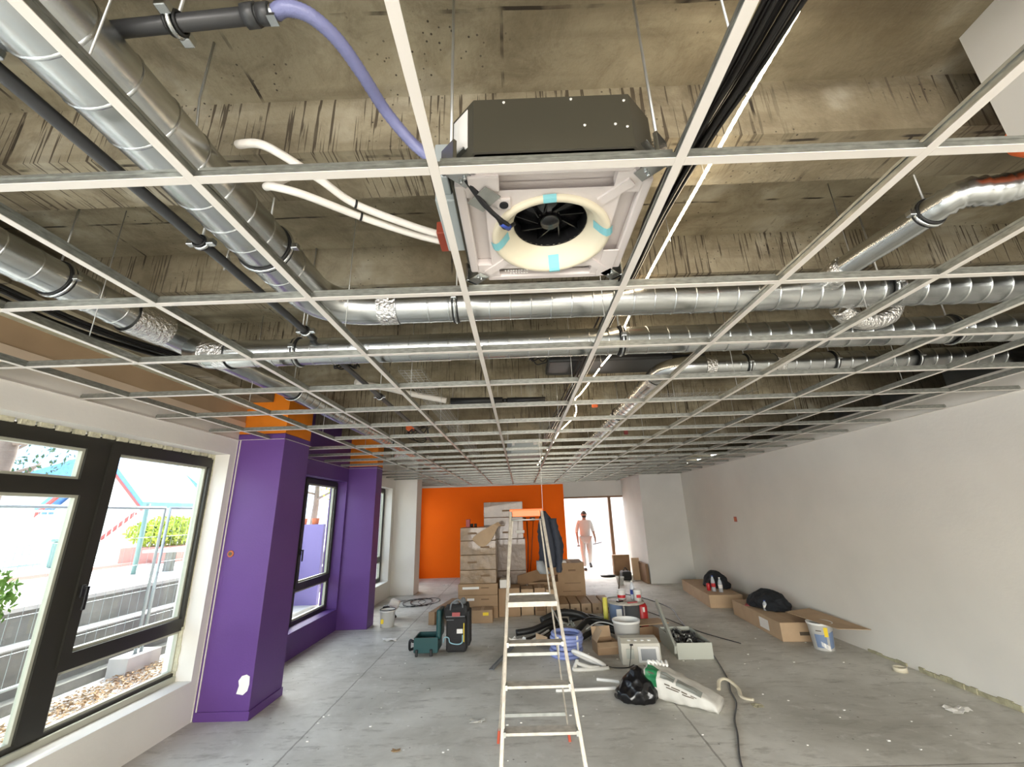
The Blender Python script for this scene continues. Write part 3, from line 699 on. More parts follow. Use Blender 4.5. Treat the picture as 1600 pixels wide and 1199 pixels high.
B().lathe([(.121, .05), (.125, .15)], 36, cap=False).build('fan_housing', 'black', U).location = (.008, .018, 0)
# suspension brackets with threaded rods at the four corners
for sx, sy in ((-1, -1), (1, -1), (1, 1), (-1, 1)):
    x, y = sx*.262, sy*.262
    mt = Matrix.Translation((x, y, 0)) @ Matrix.Rotation(math.atan2(sy, sx), 4, 'Z')
    b = B().box(-.05, .028, -.022, .022, -.004, -.001, mt).box(.018, .03, -.028, .028, -.004, .075, mt, bev=.002).box(-.028, .004, -.035, .035, .055, .06, mt)
    b.lathe([(0, -.010), (.005, -.010), (.005, -.004), (0, -.004)], 6, 'Z', (x-sx*.02, y-sy*.012, 0)).lathe([(0, -.010), (.005, -.010), (.005, -.004), (0, -.004)], 6, 'Z', (x-sx*.01, y-sy*.025, 0))
    o = b.build('bracket', 'galv', U)
    B().tube([(x+sx*.012, y+sy*.012, .05), (x+sx*.012, y+sy*.012, ZS-2.512)], .0042, 8).lathe([(0, .06), (.010, .06), (.010, .068), (0, .068)], 6, 'Z', (x+sx*.012, y+sy*.012, 0)).build('threaded_rod', 'rod', o)
# loose installed plate + grey harness reaching to the ring
b = B().box(-.028, .028, -.04, .04, -.006, -.003, Matrix.Translation((-.195, -.18, -.012)) @ Matrix.Rotation(.75, 4, 'Z')); b.build('hanging_plate', 'galvdull', U)
b = B().tube(curve([(-.24, -.24, .0), (-.20, -.17, -.02), (-.165, -.12, -.024), (-.14, -.06, -.02), (-.11, -.04, .01)], 6), .006, 8).tube(curve([(-.235, -.24, .0), (-.19, -.16, -.022), (-.155, -.11, -.026), (-.13, -.07, -.018)], 6), .007, 8)
b.build('wire_harness', 'black', U)
B().tube([(-.150, -.088, -.023), (-.128, -.055, -.016)], .010, 10).build('plug', 'blue', U)
b = B().box(-.345, -.285, -.13, .12, .03, .14, bev=.004).box(-.335, -.295, -.20, -.13, .05, .17, bev=.004); cb = b.build('control_box', 'boxgrey', U)
b = B().box(-.385, -.345, .09, .20, .085, .135, bev=.004); b.build('pipe_insulation', 'redbrown', U)
# product line embossed on the tray (short raised strokes)
b = B()
for k in range(9): b.box(-.15+.010*k, -.144+.010*k, .205, .212, -.0008, .0)
for k in range(7): b.box(-.13+.010*k, -.124+.010*k, .222, .228, -.0008, .0)
b.build('embossed_text', 'label', tray)

# ================================================================ CABLES, LED STRIP AND OVERHEAD BITS
rnd = random.Random(3)
for k in range(20):
    ox, oz = rnd.uniform(-1, 1), rnd.uniform(-1, 1)
    q = [(.67+ox*.075, -2.8, 2.82+oz*.03), (.675+ox*.072, .2, 2.82+oz*.03), (.665+ox*.060, .75, 2.82+oz*.03), (.635+ox*.045, 1.1, 2.83+oz*.025), (.625+ox*.035, 1.5, 2.85+oz*.025), (.64+ox*.03, 1.85, 2.87+oz*.025), (.62+ox*.045, 2.6, 2.88+oz*.03), (.60+ox*.06, 4.0, 2.885+oz*.03), (.5+ox*.06, 8, 2.90+oz*.03)]
    tag(B().tube(curve(q, 6), .007, 6).build('electric_cable', 'cable'), 'black cable in the bundle running along the light strip', 'cable', 'black cables bundled above the light strip')
L_ = thing('led_strip', 'glowing warm light strip hung lengthwise right of the air unit', 'light strip', (0, 0, 0))
segs = [[(.775, .30, 2.87), (.76, .75, 2.865), (.735, 1.0, 2.84), (.712, 1.30, 2.81), (.70, 1.62, 2.80), (.715, 2.02, 2.82), (.74, 2.5, 2.83), (.77, 3.0, 2.84), (.74, 3.4, 2.84)],
        [(.73, 3.45, 2.83), (.66, 4.1, 2.80), (.63, 4.35, 2.80), (.70, 4.8, 2.79), (.73, 5.2, 2.80)],
        [(.72, 5.3, 2.80), (.62, 6.2, 2.79), (.60, 7.2, 2.79), (.55, 8.0, 2.78)], [(.50, 8.8, 2.75), (.45, 10.2, 2.74)]]
for s in segs:
    P_ = curve(s, 20); b = B(); b.tube(P_, [.0062 if i % 2 else .0048 for i in range(len(P_))], 8); b.build('light_tape', 'led', L_)
for y in (.95, 1.25, 1.62, 2.6, 3.3, 4.35, 5.2, 6.6): B().tube([(.72, y, 2.80), (.712, y, 3.0)], .0015, 5).build('hanging_wire', 'rod', L_)
# cables by the left duct
for k in range(9):
    ox, oz = rnd.uniform(-.07, .07), rnd.uniform(-.03, .03)
    q = [(-2.36+ox, -2.8, 2.78+oz), (-2.38+ox, .8, 2.74+oz), (-2.38+ox, 1.4, 2.69+oz), (-2.34+ox, 2.0, 2.66+oz), (-2.25+ox*.6, 2.6, 2.70+oz), (-2.20+ox*.6, 3.3, 2.80+oz), (-2.18+ox, 5.5, 2.86+oz), (-2.18+ox, 9, 2.86+oz)]
    tag(B().tube(curve(q, 6), .008, 6).build('electric_cable', 'cable'), 'black cable sagging beside the left spiral duct', 'cable', 'black cables beside the left duct')
# anchor wires in the slab
for (p, d_, lab) in (((-.98, .98, 2.945), (-.06, .1, -.22), 'bent wire hanger with white tape stuck in the slab, upper left'), ((-1.33, 1.66, 2.945), (-.03, .03, -.16), 'thin bent rod hanging from the slab between the dark pipe and the left duct')):
    q = [Vector(p)+Vector((0, 0, .25)), Vector(p), Vector(p)+Vector(d_)*.5, Vector(p)+Vector(d_)]
    o = tag(B().tube(q, .004, 6).tube([q[2], q[3]+Vector((.04, 0, 0))], .003, 6).build('slab_anchor', 'rod'), lab, 'anchor')
    if 'tape' in lab: B().lathe([(0, -.012), (.011, -.008), (.013, .006), (0, .012)], 7, 'Z', q[2]).build('tape_scrap', 'label', o)
# second air unit far off, seen as a grey-green box above the grid
F = thing('ceiling_air_unit', 'farther air unit, a grey box above the grid beyond the middle of the room', 'air conditioner', (.1, 6.95, 2.53))
B().prism(octo(.283, .283, .07), .03, .25).build('casing', 'boxgrey', F); B().box(-.27, .27, -.27, .27, 0, .03, bev=.01).build('foam_tray', 'foamw', F)
B().box(-.2, -.16, -.30, -.283, .15, .24, bev=.004).box(.14, .20, -.30, -.283, .15, .24, bev=.004).build('bracket', 'label', F)
for x, y in ((-.27, -.2), (.27, -.2), (-.27, .2), (.27, .2)): B().tube([(x, y, .12), (x, y, .66)], .004, 6).build('threaded_rod', 'rod', F)
# black flattened duct box
b = B().box(.30, 1.45, 3.60, 4.1, 2.965, 3.05, bev=.02).box(1.45, 1.8, 3.7, 4.0, 2.97, 3.04, bev=.02)
tag(b.build('flat_air_box', 'pvc'), 'dark flat box fixed under the slab behind the crossing ducts', 'duct')
b = B().tube([(-.70, 4.25, 2.80), (-.15, 4.25, 2.79)], .035, 16).tube([(-.1, 4.25, 2.79), (.30, 4.25, 2.785)], .028, 16).tube([(-.15, 4.25, 2.79), (-.1, 4.25, 2.79)], .02, 12)
o = tag(b.build('pipe_insulation', 'rubber'), 'black foam covered pipe lying crosswise above the grid at centre', 'pipe')
b = B()
for x in (-.68, -.2, -.05, .05, .15, .28): b.tube([(x, 4.25, 2.84), (x, 4.25, ZS)], .0015, 5)
b.build('hanging_wire', 'rod', o)
tag(B().tube(curve([(-1.55, 3.8, 2.90), (-1.30, 4.05, 2.90), (-1.08, 4.18, 2.87), (-.74, 4.22, 2.80)], 5), .03, 14).build('insulated_pipe', 'pipewrap'), 'white wrapped pipe sloping to the black foam pipe at centre', 'pipe')
# wire cable baskets
def basket(name, lab, x0, x1, y0, y1, z, step=.07):
    b = B(); n = int((x1-x0)/step)+1 if (x1-x0) > (y1-y0) else int((y1-y0)/step)+1
    if (x1-x0) > (y1-y0):
        for k in range(5): y = y0+(y1-y0)*k/4; b.tube([(x0, y, z), (x1, y, z)], .002, 5)
        for k in range(n): x = x0+step*k; b.tube([(x, y0, z+.04), (x, y0, z), (x, y1, z), (x, y1, z+.04)], .002, 5)
    else:
        for k in range(5): x = x0+(x1-x0)*k/4; b.tube([(x, y0, z), (x, y1, z)], .002, 5)
        for k in range(n): y = y0+step*k; b.tube([(x0, y, z+.04), (x0, y, z), (x1, y, z), (x1, y, z+.04)], .002, 5)
    o = b.build(name, 'rod'); return tag(o, lab, 'cable tray')
basket('cable_basket', 'wire cable basket running lengthwise left of centre above the grid', -1.02, -.82, 3.4, 9.0, 2.86)
basket('cable_basket', 'wire cable basket crossing to the right beyond the third crossing duct', 1.35, 2.6, 4.35, 4.55, 2.83)
tag(B().tube([(-1.35, 2.9, 2.78), (-.15, 2.95, 2.80)], .012, 8).tube([(-1.25, 3.0, 2.80), (-.5, 3.02, 2.80)], .01, 8).build('white_conduit', 'label'), 'white conduit crossing behind the second crossing duct', 'conduit')
def tangle(name, lab, c, s, r, m, seed, turns=5, th=.006):
    R = random.Random(seed); q = []
    for k in range(turns*6):
        a = k*PI/3; q.append((c[0]+s[0]*math.cos(a)*R.uniform(.5, 1), c[1]+s[1]*math.sin(a)*R.uniform(.5, 1), c[2]+s[2]*R.uniform(-1, 1)))
    return tag(B().tube(curve(q, 4), th, 6).build(name, m), lab, 'cable')
tangle('cable_loop', 'coil of black cable above the grid behind the left part of the second crossing duct', (-1.20, 2.75, 2.72), (.10, .12, .06), 1, 'cable', 2)
tangle('cable_loop', 'loose black cable loops hanging above the grid farther left of centre', (-1.35, 5.6, 2.75), (.18, .25, .10), 1, 'cable', 5, 4)
tangle('cable_loop', 'bunch of cut wires hanging next to the light strip by the largest crossing duct', (.84, 2.20, 2.88), (.04, .04, .07), 1, 'redbrown', 9, 3, .004)
tangle('cable_loop', 'black and red wires dangling behind the second crossing duct at centre', (.20, 3.35, 2.92), (.09, .06, .05), 1, 'cable', 11, 3, .006)
b = B().box(.93, 1.0, 5.0, 5.06, 2.87, 2.945, bev=.01); tag(b.build('junction_box', 'ladderorange'), 'small orange junction box above the grid beside the light strip', 'junction box')
b = B().box(1.75, 1.81, 6.8, 6.86, 2.83, 2.945, bev=.01); tag(b.build('junction_box', 'redlabel'), 'reddish junction box above the grid right of the lengthwise duct', 'junction box')
b = B().box(-1.62, -1.50, 5.9, 6.02, 2.84, 2.945, bev=.02); tag(b.build('junction_box', 'ladderorange'), 'orange box above the grid right of the purple pillar', 'junction box')
b = B().tube([(-2.28, 7.6, 2.74), (-2.0, 7.75, 2.72), (-1.6, 7.9, 2.72)], .07, 16); tag(b.build('flexible_duct', 'foil'), 'crinkled foil duct above the grid beyond the second purple pillar', 'duct')
# dangling string at the far middle
tag(B().tube([(.228, 4.418, 2.459), (.224, 4.418, 1.55)], .002, 5).build('hanging_string', 'label'), 'thin pale string dangling from the grid over the ladder', 'string')

# ================================================================ LOOSE THINGS
def loc_build(b, name, m, root, smooth=False):
    """build a part whose shape is given in room coordinates under a thing that stands elsewhere"""
    mi = Matrix.Translation(root.location) @ root.rotation_euler.to_matrix().to_4x4()
    bmesh.ops.transform(b.bm, matrix=mi.inverted(), verts=b.bm.verts[:])
    return b.build(name, m, root, smooth=smooth)
def crumple(o, strength, size):
    md = o.modifiers.new('s', 'SUBSURF'); md.levels = 2; md.render_levels = 3
    tx = bpy.data.textures.new('folds', 'VORONOI'); tx.noise_scale = size; tx.distance_metric = 'DISTANCE'
    d = o.modifiers.new('d', 'DISPLACE'); d.texture = tx; d.strength = strength; d.mid_level = .35; d.texture_coords = 'LOCAL'
# ---- step ladder
LD = thing('step_ladder', 'open aluminium step ladder with an orange top cap standing in mid floor', 'ladder', (.06, 3.2, 0))
def fr(s, z):  # front rail
    k = (1.67-z)/1.67; return Vector(((-.075 if s < 0 else .158)+s*(.097 if s < 0 else .184)*k, 3.30-.67*k, z))
def rr_(s, z):
    k = (1.62-z)/1.62; return Vector(((-.062 if s < 0 else .146)+s*.165*k, 3.40+.40*k, z))
for s in (-1, 1):
    d = fr(s, 1.66)-fr(s, .0)
    o = loc_build(B().beam(fr(s, .015), fr(s, 1.655), .015, .034, up=(0, 1, .4)).beam(fr(s, .015)+Vector((0, .016, 0)), fr(s, 1.655)+Vector((0, .016, 0)), .022, .004, up=(0, 1, .4)), 'front_rail', 'alu', LD)
    loc_build(B().beam(fr(s, 0), fr(s, .06), .026, .046, up=(0, 1, .4)), 'foot', 'redfoot', LD)
    loc_build(B().beam(rr_(s, .06), rr_(s, 1.60), .011, .022, up=(0, 1, -.3)), 'rear_leg', 'alu', LD)
    loc_build(B().beam(rr_(s, 0), rr_(s, .09), .02, .034, up=(0, 1, -.3), bev=.004), 'foot', 'redfoot', LD)
for z in (.27, .475, .672, .872):
    a, c = fr(-1, z), fr(1, z)
    st = loc_build(B().box(a.x+.008, c.x-.008, a.y-.02, a.y+.062, z-.003, z, bev=.001).box(a.x+.008, c.x-.008, a.y-.022, a.y-.018, z-.013, z+.001), 'step', 'step', LD)
    loc_build(B().box(a.x+.006, a.x+.02, a.y-.025, a.y+.03, z-.02, z+.006).box(c.x-.02, c.x-.006, c.y-.025, c.y+.03, z-.02, z+.006), 'bracket', 'galvdull', LD)
a, c = fr(-1, 1.09), fr(1, 1.09)
loc_build(B().box(a.x+.008, c.x-.006, a.y-.03, a.y+.22, 1.083, 1.09, bev=.002).box(a.x+.004, c.x-.002, a.y-.034, a.y-.028, 1.062, 1.091), 'platform', 'step', LD)
a, c = fr(-1, 1.655), fr(1, 1.655)
loc_build(B().box(a.x-.008, c.x+.008, 3.285, 3.40, 1.655, 1.678, bev=.006).box(a.x+.012, c.x-.012, 3.28, 3.288, 1.622, 1.668, bev=.004), 'cap', 'ladderorange', LD)
loc_build(B().tube([fr(-1, 1.60)+Vector((0, -.01, 0)), fr(1, 1.60)+Vector((0, -.01, 0))], .005, 8), 'crossbar', 'rod', LD)
for z in (.19, .62, 1.05):
    loc_build(B().beam(rr_(-1, z), rr_(1, z), .012, .022), 'rear_brace', 'galvdull', LD)
for s in (-1, 1): loc_build(B().beam(fr(s, .95)+Vector((-.006*s, .03, 0)), rr_(s, .95), .003, .014), 'spreader', 'galvdull', LD)
# ---- jacket hanging on the ladder
def blob(sections, seg=20, seed=1, amp=.0):
    """sections: (centre, half width vec, half depth vec) -> skin through the ellipses"""
    R = random.Random(seed); b = B(); rings_ = []
    for (c, u, v) in sections:
        c, u, v = Vector(c), Vector(u), Vector(v); ring = []
        for j in range(seg):
            a = 2*PI*j/seg; k = 1+amp*(R.random()-.5)*2; ring.append(b.bm.verts.new(c+u*math.cos(a)*k+v*math.sin(a)*k))
        rings_.append(ring)
    for p, q in zip(rings_, rings_[1:]):
        for j in range(seg): b.bm.faces.new((p[j], p[(j+1) % seg], q[(j+1) % seg], q[j])).smooth = True
    b.bm.faces.new(rings_[0]); b.bm.faces.new(rings_[-1]); return b
J = thing('quilted_jacket', 'dark navy quilted jacket hanging from the back of the step ladder', 'jacket', (.22, 3.56, 1.2))
sec = []
for i in range(25):
    t_ = i/24; z = 1.66-.43*t_; wd = .018+.082*math.sin(min(1, t_*1.7)*PI/2)-.022*max(0, t_-.75)*4*.5; wd += .0025*math.cos(i*2*PI/3)
    sec.append(((.185+.065*min(1, t_*1.6)-.025*t_*t_, 3.60+.03*t_, z), (wd, 0, 0), (0, .035+.02*t_, 0)))
loc_build(blob(sec, 20, 3, .03), 'shell', 'navy', J, True)
sec = [((.255+.035*math.sin(t_*2.2), 3.545-.01*t_, 1.60-.40*t_), (.030-.008*t_+.004*math.cos(t_*40), 0, 0), (0, .028, 0)) for t_ in [i/20 for i in range(21)]]
loc_build(blob(sec, 14, 4, .03), 'sleeve', 'navy', J, True)
sec = [((.14, 3.60, 1.28), (.03, 0, 0), (0, .03, 0)), ((.155, 3.60, 1.22), (.045, 0, 0), (0, .04, 0)), ((.18, 3.60, 1.185), (.04, 0, 0), (0, .03, 0))]
loc_build(blob(sec, 12, 5, .1), 'hem', 'greyfab', J, True)

# ---- cardboard boxes
def carton(name, label, x0, x1, y0, y1, z0, z1, m='card', rot=0, group=None, marks=(), tape=True, cat='box'):
    cx_, cy_ = (x0+x1)/2, (y0+y1)/2; r = thing(name, label, cat, (cx_, cy_, z0), rot, group); a, c, h = (x1-x0)/2, (y1-y0)/2, z1-z0
    b = B().box(-a, a, -c, c, 0, h, bev=.006)
    b.build('body', m, r)
    if tape: B().box(-.025, .025, -c-.001, c+.001, h-.001, h+.0012).build('packing_tape', 'cardl', r)
    for (mx, mz, wx, wz, mm, nm) in marks: B().box(mx-wx/2, mx+wx/2, -c-.0022, -c+.001, mz-wz/2, mz+wz/2).build(nm, mm, r)
    return r
z = .0
labs = ['bottom flat brown box of the near stack, with a white label strip', 'second flat brown box of the near stack, with white label strip', 'third flat brown box of the near stack, with white label strip']
for k in range(3):
    carton('cardboard_box', labs[k], -1.10, -.43, 7.72, 8.35, .175*k, .175*(k+1)-.003, 'card', 0, 'boxes in the near stack', [(-.12, .11, .28 if k == 2 else .12, .035, 'label', 'white_label'), (.12, .11, .13, .018, 'faint', 'print')])
zz = [.525, .74, .98, 1.21, 1.43]; nm_ = ['film wrapped box on top of the three flat boxes, lowest wrapped one', 'second film wrapped box of the near stack', 'third film wrapped box of the near stack, half hidden by the flap', 'topmost film wrapped box of the near stack, under the red carton']
for k in range(4):
    carton('wrapped_box', nm_[k], -1.07, -.45, 7.74, 8.34, zz[k], zz[k+1]-.004, 'wrap', 0, 'boxes in the near stack', [(-.10 if k % 2 else .12, .12, .16, .03, 'faint', 'print')], False)
carton('cardboard_box', 'small brown box with a yellow label beside the tool bag', -.84, -.50, 7.40, 7.70, 0, .185, 'card', 0, None, [(.06, .13, .09, .045, 'yellow', 'yellow_label')])
# folded flap hanging down the front of the stack
fl_ = B(); prof = [(-.30, 1.445, 8.0), (-.28, 1.455, 7.72), (-.26, 1.44, 7.66)]
P_ = []
n = 12
for i in range(n+1):
    t_ = i/n; xL = -.86+.46*t_; zT = 1.24+.27*t_**.75; P_.append((xL, 7.66-.05*math.sin(t_*PI), zT, .05+.20*math.sin(min(1, t_*1.15)*PI)**.8))
vs = []
for (x, y, z, hh) in P_: vs += [(x, y, z), (x+.05, y-.03, z-hh), (x, y+.012, z), (x+.05, y-.018, z-hh)]
f = []
for i in range(n): a = 4*i; f += [(a, a+1, a+5, a+4), (a+2, a+6, a+7, a+3), (a, a+4, a+6, a+2), (a+1, a+3, a+7, a+5)]
tag(B().add(vs, f).box(-.46, -.30, 7.70, 8.1, 1.437, 1.445).build('cardboard_sheet', 'cardl'), 'curled sheet of cardboard draped over the front of the wrapped boxes', 'cardboard sheet')
carton('red_carton', 'upright red carton standing on top of the near stack', -.985, -.915, 7.85, 7.95, 1.43, 1.565, 'redlabel', 0, None, (), False)
tag(B().lathe([(0, 0), (.025, 0), (.025, .055), (.018, .06), (0, .06)], 14, 'Z').build('small_can', 'black', loc=(-.88, 7.86, 1.43)), 'small black can left of its twin beside the red carton', 'can')
tag(B().lathe([(0, 0), (.025, 0), (.025, .055), (.018, .06), (0, .06)], 14, 'Z').build('small_can', 'black', loc=(-.815, 7.86, 1.43)), 'small black can right of its twin, farther from the red carton', 'can')
# tall back stack
labs = ['bottom grey wrapped box of the tall back stack', 'middle grey wrapped box of the tall back stack', 'grey wrapped box second from the top of the tall back stack', 'topmost grey wrapped box of the tall back stack, the highest of all']
zz = [0, .62, 1.18, 1.58, 1.87]
for k in range(4):
    carton('wrapped_box', labs[k], -.72, .07-(.03*(k > 1)), 8.5, 9.1, zz[k], zz[k+1]-.004, 'wrapg', 0, 'boxes in the tall back stack', [(.08, .12, .2, .03, 'faint', 'print')] if k > 1 else (), False)
tag(B().box(-.10, .06, 8.478, 8.495, 1.28, 1.33).build('paper_label', 'label'), 'white paper label on the front of the tall back stack', 'label')
# boxes behind the ladder
carton('cardboard_box', 'plain brown box behind the ladder, left of the pinkish one', -.42, -.06, 7.78, 8.2, 0, .43, 'card')
carton('white_box', 'small white box on the brown box just left of the ladder', -.40, -.22, 7.82, 8.1, .43, .56, 'label', 0, None, (), False)
carton('cardboard_box', 'tall brown box seen through the ladder rungs at left', -.04, .17, 7.85, 8.2, 0, .40, 'cardl')
carton('cardboard_box', 'brown box seen through the ladder rungs in the middle, with a dark slot', .19, .37, 7.80, 8.2, 0, .42, 'card', 0, None, [(0, .12, .14, .1, 'cardd', 'slot')])
carton('cardboard_box', 'pinkish brown box seen through the ladder rungs at right', .38, .56, 7.75, 8.1, 0, .40, 'cardl')
# big open box with a raised flap and the big closed box on its right
r = thing('open_box', 'long open carton behind the ladder with a dark raised front flap', 'box', (.37, 8.7, 0))
loc_build(B().box(.09, .65, 8.4, 8.42, .0, .42).box(.09, .65, 8.98, 9.0, 0, .42).box(.09, .11, 8.42, 8.98, 0, .42).box(.63, .65, 8.42, 8.98, 0, .42).box(.11, .63, 8.42, 8.98, 0, .02), 'body', 'card', r)
loc_build(B().add([(-.10, 8.37, .36), (.66, 8.37, .56), (.66, 8.40, .74), (-.10, 8.40, .54), (-.10, 8.38, .36), (.66, 8.38, .56), (.66, 8.41, .74), (-.10, 8.41, .54)], [(0, 1, 2, 3), (4, 7, 6, 5), (0, 4, 5, 1), (1, 5, 6, 2), (2, 6, 7, 3), (3, 7, 4, 0)]), 'flap', 'cardd', r)
for k, (x, y, s, mt_) in enumerate(((.0, 8.5, .06, 'black'), (.2, 8.46, .05, 'greyfab'), (.36, 8.5, .07, 'blackgloss'), (.5, 8.5, .05, 'cardd'))):
    pass
carton('cardboard_box', 'big brown carton with printed lines right of the ladder', .66, 1.17, 8.62, 9.3, 0, .71, 'card', 0, None, [(.02, .58, .14, .03, 'faint', 'print'), (.02, .36, .3, .012, 'faint', 'print'), (0, .22, .34, .012, 'faint', 'print')])
tag(B().box(.62, .84, 8.62, 8.85, 0, .02, Matrix.Rotation(.0, 4, 'Z')).build('foam_sheet', 'label', loc=(0, 0, .715)), 'pale sheet lying on top of the big brown carton', 'sheet')
# slim long boxes side by side
for k in range(5):
    x = .60+.185*k
    carton('long_box', ['first', 'second', 'third', 'fourth', 'fifth'][k]+' from the ladder of the five slim brown boxes lying side by side', x, x+.165, 7.83, 8.55, .0, .155, 'cardl', 0, 'slim boxes lying side by side', [(0, .075, .04, .04, 'faint', 'print')], False)
# ---- teal tool case
r = thing('tool_case', 'open teal plastic tool case with black latches, left of the black tool bag', 'tool box', (-1.22, 6.0, 0))
loc_build(B().box(-1.38, -1.08, 5.86, 5.875, .04, .20).box(-1.38, -1.08, 6.145, 6.16, .04, .20).box(-1.38, -1.365, 5.875, 6.145, .04, .20).box(-1.095, -1.08, 5.875, 6.145, .04, .20).box(-1.37, -1.09, 5.87, 6.15, .03, .045), 'body', 'teal', r)
loc_build(B().box(-1.115, -1.055, 5.90, 6.18, .17, .50, bev=.02), 'lid', 'teal', r)
loc_build(B().tube(curve([(-1.39, 5.90, .15), (-1.44, 5.92, .16), (-1.45, 5.95, .06), (-1.43, 5.98, .05), (-1.39, 6.0, .06)], 5), .016, 8), 'handle', 'black', r)
for x in (-1.34, -1.16): loc_build(B().box(x-.015, x+.015, 5.835, 5.865, .0, .075, bev=.005), 'latch', 'black', r)
loc_build(B().box(-1.36, -1.12, 6.08, 6.14, .0, .04), 'base', 'black', r)
# ---- black tool bag
r = thing('tool_bag', 'tall black tool bag with grey trim and a pale blue strap by the boxes', 'bag', (-.86, 6.1, 0))
loc_build(B().box(-1.0, -.74, 5.96, 6.22, 0, .40, bev=.03), 'body', 'bagblack', r)
loc_build(B().box(-1.03, -.72, 5.99, 6.25, .0, .13, Matrix.Translation((0, 0, .385)) @ Matrix.Translation((-.88, 6.1, 0)) @ Matrix.Rotation(-.12, 4, 'Y') @ Matrix.Translation((.88, -6.1, 0)), bev=.02), 'top_tray', 'bagblack', r)
loc_build(B().tube(curve([(-.95, 5.975, .48), (-.93, 5.97, .56), (-.85, 5.98, .60), (-.80, 5.99, .55), (-.79, 5.99, .50)], 5), .010, 8), 'handle', 'greyfab', r)
loc_build(B().box(-1.0, -.76, 5.958, 5.965, .40, .412).box(-1.0, -.9, 5.955, 5.965, .365, .372), 'trim', 'greyfab', r)
loc_build(B().box(-.92, -.82, 5.945, 5.96, .41, .455), 'red_badge', 'redlabel', r)
loc_build(B().box(-.86, -.785, 5.952, 5.962, .215, .265), 'white_label', 'label', r)
loc_build(B().tube(curve([(-1.03, 5.95, .12), (-1.01, 5.94, .18), (-.96, 5.94, .17), (-.94, 5.938, .12), (-.85, 5.936, .10), (-.79, 5.94, .12), (-.785, 5.948, .20)], 6), .007, 8), 'strap', 'cyan', r)
loc_build(B().box(-.745, -.70, 6.0, 6.22, .06, .46, bev=.015), 'side_pocket', 'bagblack', r)
loc_build(B().box(-.775, -.765, 5.95, 5.96, .12, .33), 'measure', 'yellow', r)
loc_build(B().lathe([(0, 0), (.035, .01), (.038, .05), (.02, .08), (0, .085)], 14, 'Z', (-.80, 6.12, .515)).lathe([(0, 0), (.045, .01), (.03, .04), (0, .05)], 12, 'Z', (-.9, 6.15, .515)), 'tool_handle', 'greyfab', r)
for x, y in ((-.98, 6.02), (-.77, 6.02)): pass
tag(B().beam((-1.47, 7.38, .09), (-1.27, 8.5, .09), .10, .18).build('cardboard_box', 'card'), 'long thin flat carton lying on edge behind the teal tool case', 'box')
tag(B().beam((-.385, 5.33, .004), (-.17, 6.1, .004), .055, .006).beam((-.385+.026, 5.33, .02), (-.17+.026, 6.1, .02), .003, .035).build('metal_angle', 'greyfab'), 'short grey metal angle lying on the floor left of the ladder', 'metal profile')
# ---- coil of hose
r = thing('hose_coil', 'coil of blue lilac ribbed hose standing right behind the ladder', 'hose coil', (.49, 5.76, 0))
for k in range(6):
    q = []; n = 72
    for j in range(n): 
        a = 2*PI*j/n; rad = .175+.006*math.sin(k*2.1); q.append((rad*math.cos(a)+.004*k, rad*math.sin(a), .024+.041*k+.006*math.sin(a+k)))
    b = B(); b.tube(q, [.0235 if j % 2 else .0205 for j in range(n)], 10, closed=True); b.build('hose_turn', 'coil', r)
for a in (-2.1, -.9):
    B().box(-.012, .012, -.004, .004, .03, .24, Matrix.Translation((.204*math.cos(a), .204*math.sin(a), 0)) @ Matrix.Rotation(a+PI/2, 4, 'Z')).build('tie', 'label', r)
# ---- small open box
r = thing('open_box', 'small open cardboard box with raised flaps behind the white plastic ring', 'box', (.98, 5.85, 0), .12)
B().box(-.13, .13, -.12, -.112, 0, .13).box(-.13, .13, .112, .12, 0, .13).box(-.13, -.122, -.112, .112, 0, .13).box(.122, .13, -.112, .112, 0, .13).box(-.12, .12, -.11, .11, 0, .01).build('body', 'card', r)
B().add([(-.13, -.12, .13), (.13, -.12, .13), (.13, -.22, .10), (-.13, -.22, .10), (-.13, -.12, .134), (.13, -.12, .134), (.13, -.22, .104), (-.13, -.22, .104)], [(0, 3, 2, 1), (4, 5, 6, 7), (0, 1, 5, 4), (2, 3, 7, 6), (1, 2, 6, 5), (0, 4, 7, 3)]).build('flap', 'cardl', r)
B().box(-.004, 0, -.11, .11, 0, .15, Matrix.Translation((-.13, 0, .13)) @ Matrix.Rotation(.55, 4, 'Y')).build('flap', 'cardl', r)
B().box(0, .004, -.11, .11, 0, .14, Matrix.Translation((.13, 0, .13)) @ Matrix.Rotation(2.4, 4, 'Y')).build('flap', 'cardl', r)
B().box(-.12, .12, 0, .004, 0, .12, Matrix.Translation((0, .12, .13)) @ Matrix.Rotation(-.3, 4, 'X')).build('flap', 'cardl', r)
# ---- white plastic ring with its foot and cord
r = thing('white_plastic_ring', 'white oval plastic ring on a crumpled white base with a black cord', 'lamp ring', (.70, 5.30, 0))
q = []; n = 40
mt = Matrix.Translation((0, .03, .085)) @ Matrix.Rotation(.42, 4, 'Y') @ Matrix.Rotation(-.35, 4, 'X')
for j in range(n): a = 2*PI*j/n; q.append(mt @ Vector((.185*math.cos(a), .10*math.sin(a), 0)))
b = B(); b.tube(q, .020, 10, closed=True); b.build('ring', 'bucketw', r)
b = B().tube(curve([(-.13, -.02, .09), (-.17, -.05, .03), (-.18, -.07, .016), (-.12, -.08, .014), (0, -.07, .012), (.12, -.06, .012), (.2, -.04, .012)], 6), .02, 10).tube(curve([(-.15, -.03, .07), (-.08, -.06, .05), (0, -.06, .03), (.10, -.05, .02)], 5), .02, 8)
b.build('stand', 'plaster', r)
B().tube(curve([(.17, 0, .03), (.23, -.02, .012), (.32, -.03, .006), (.42, -.02, .006), (.50, .06, .006)], 6), .005, 6).build('power_lead', 'cable', r)
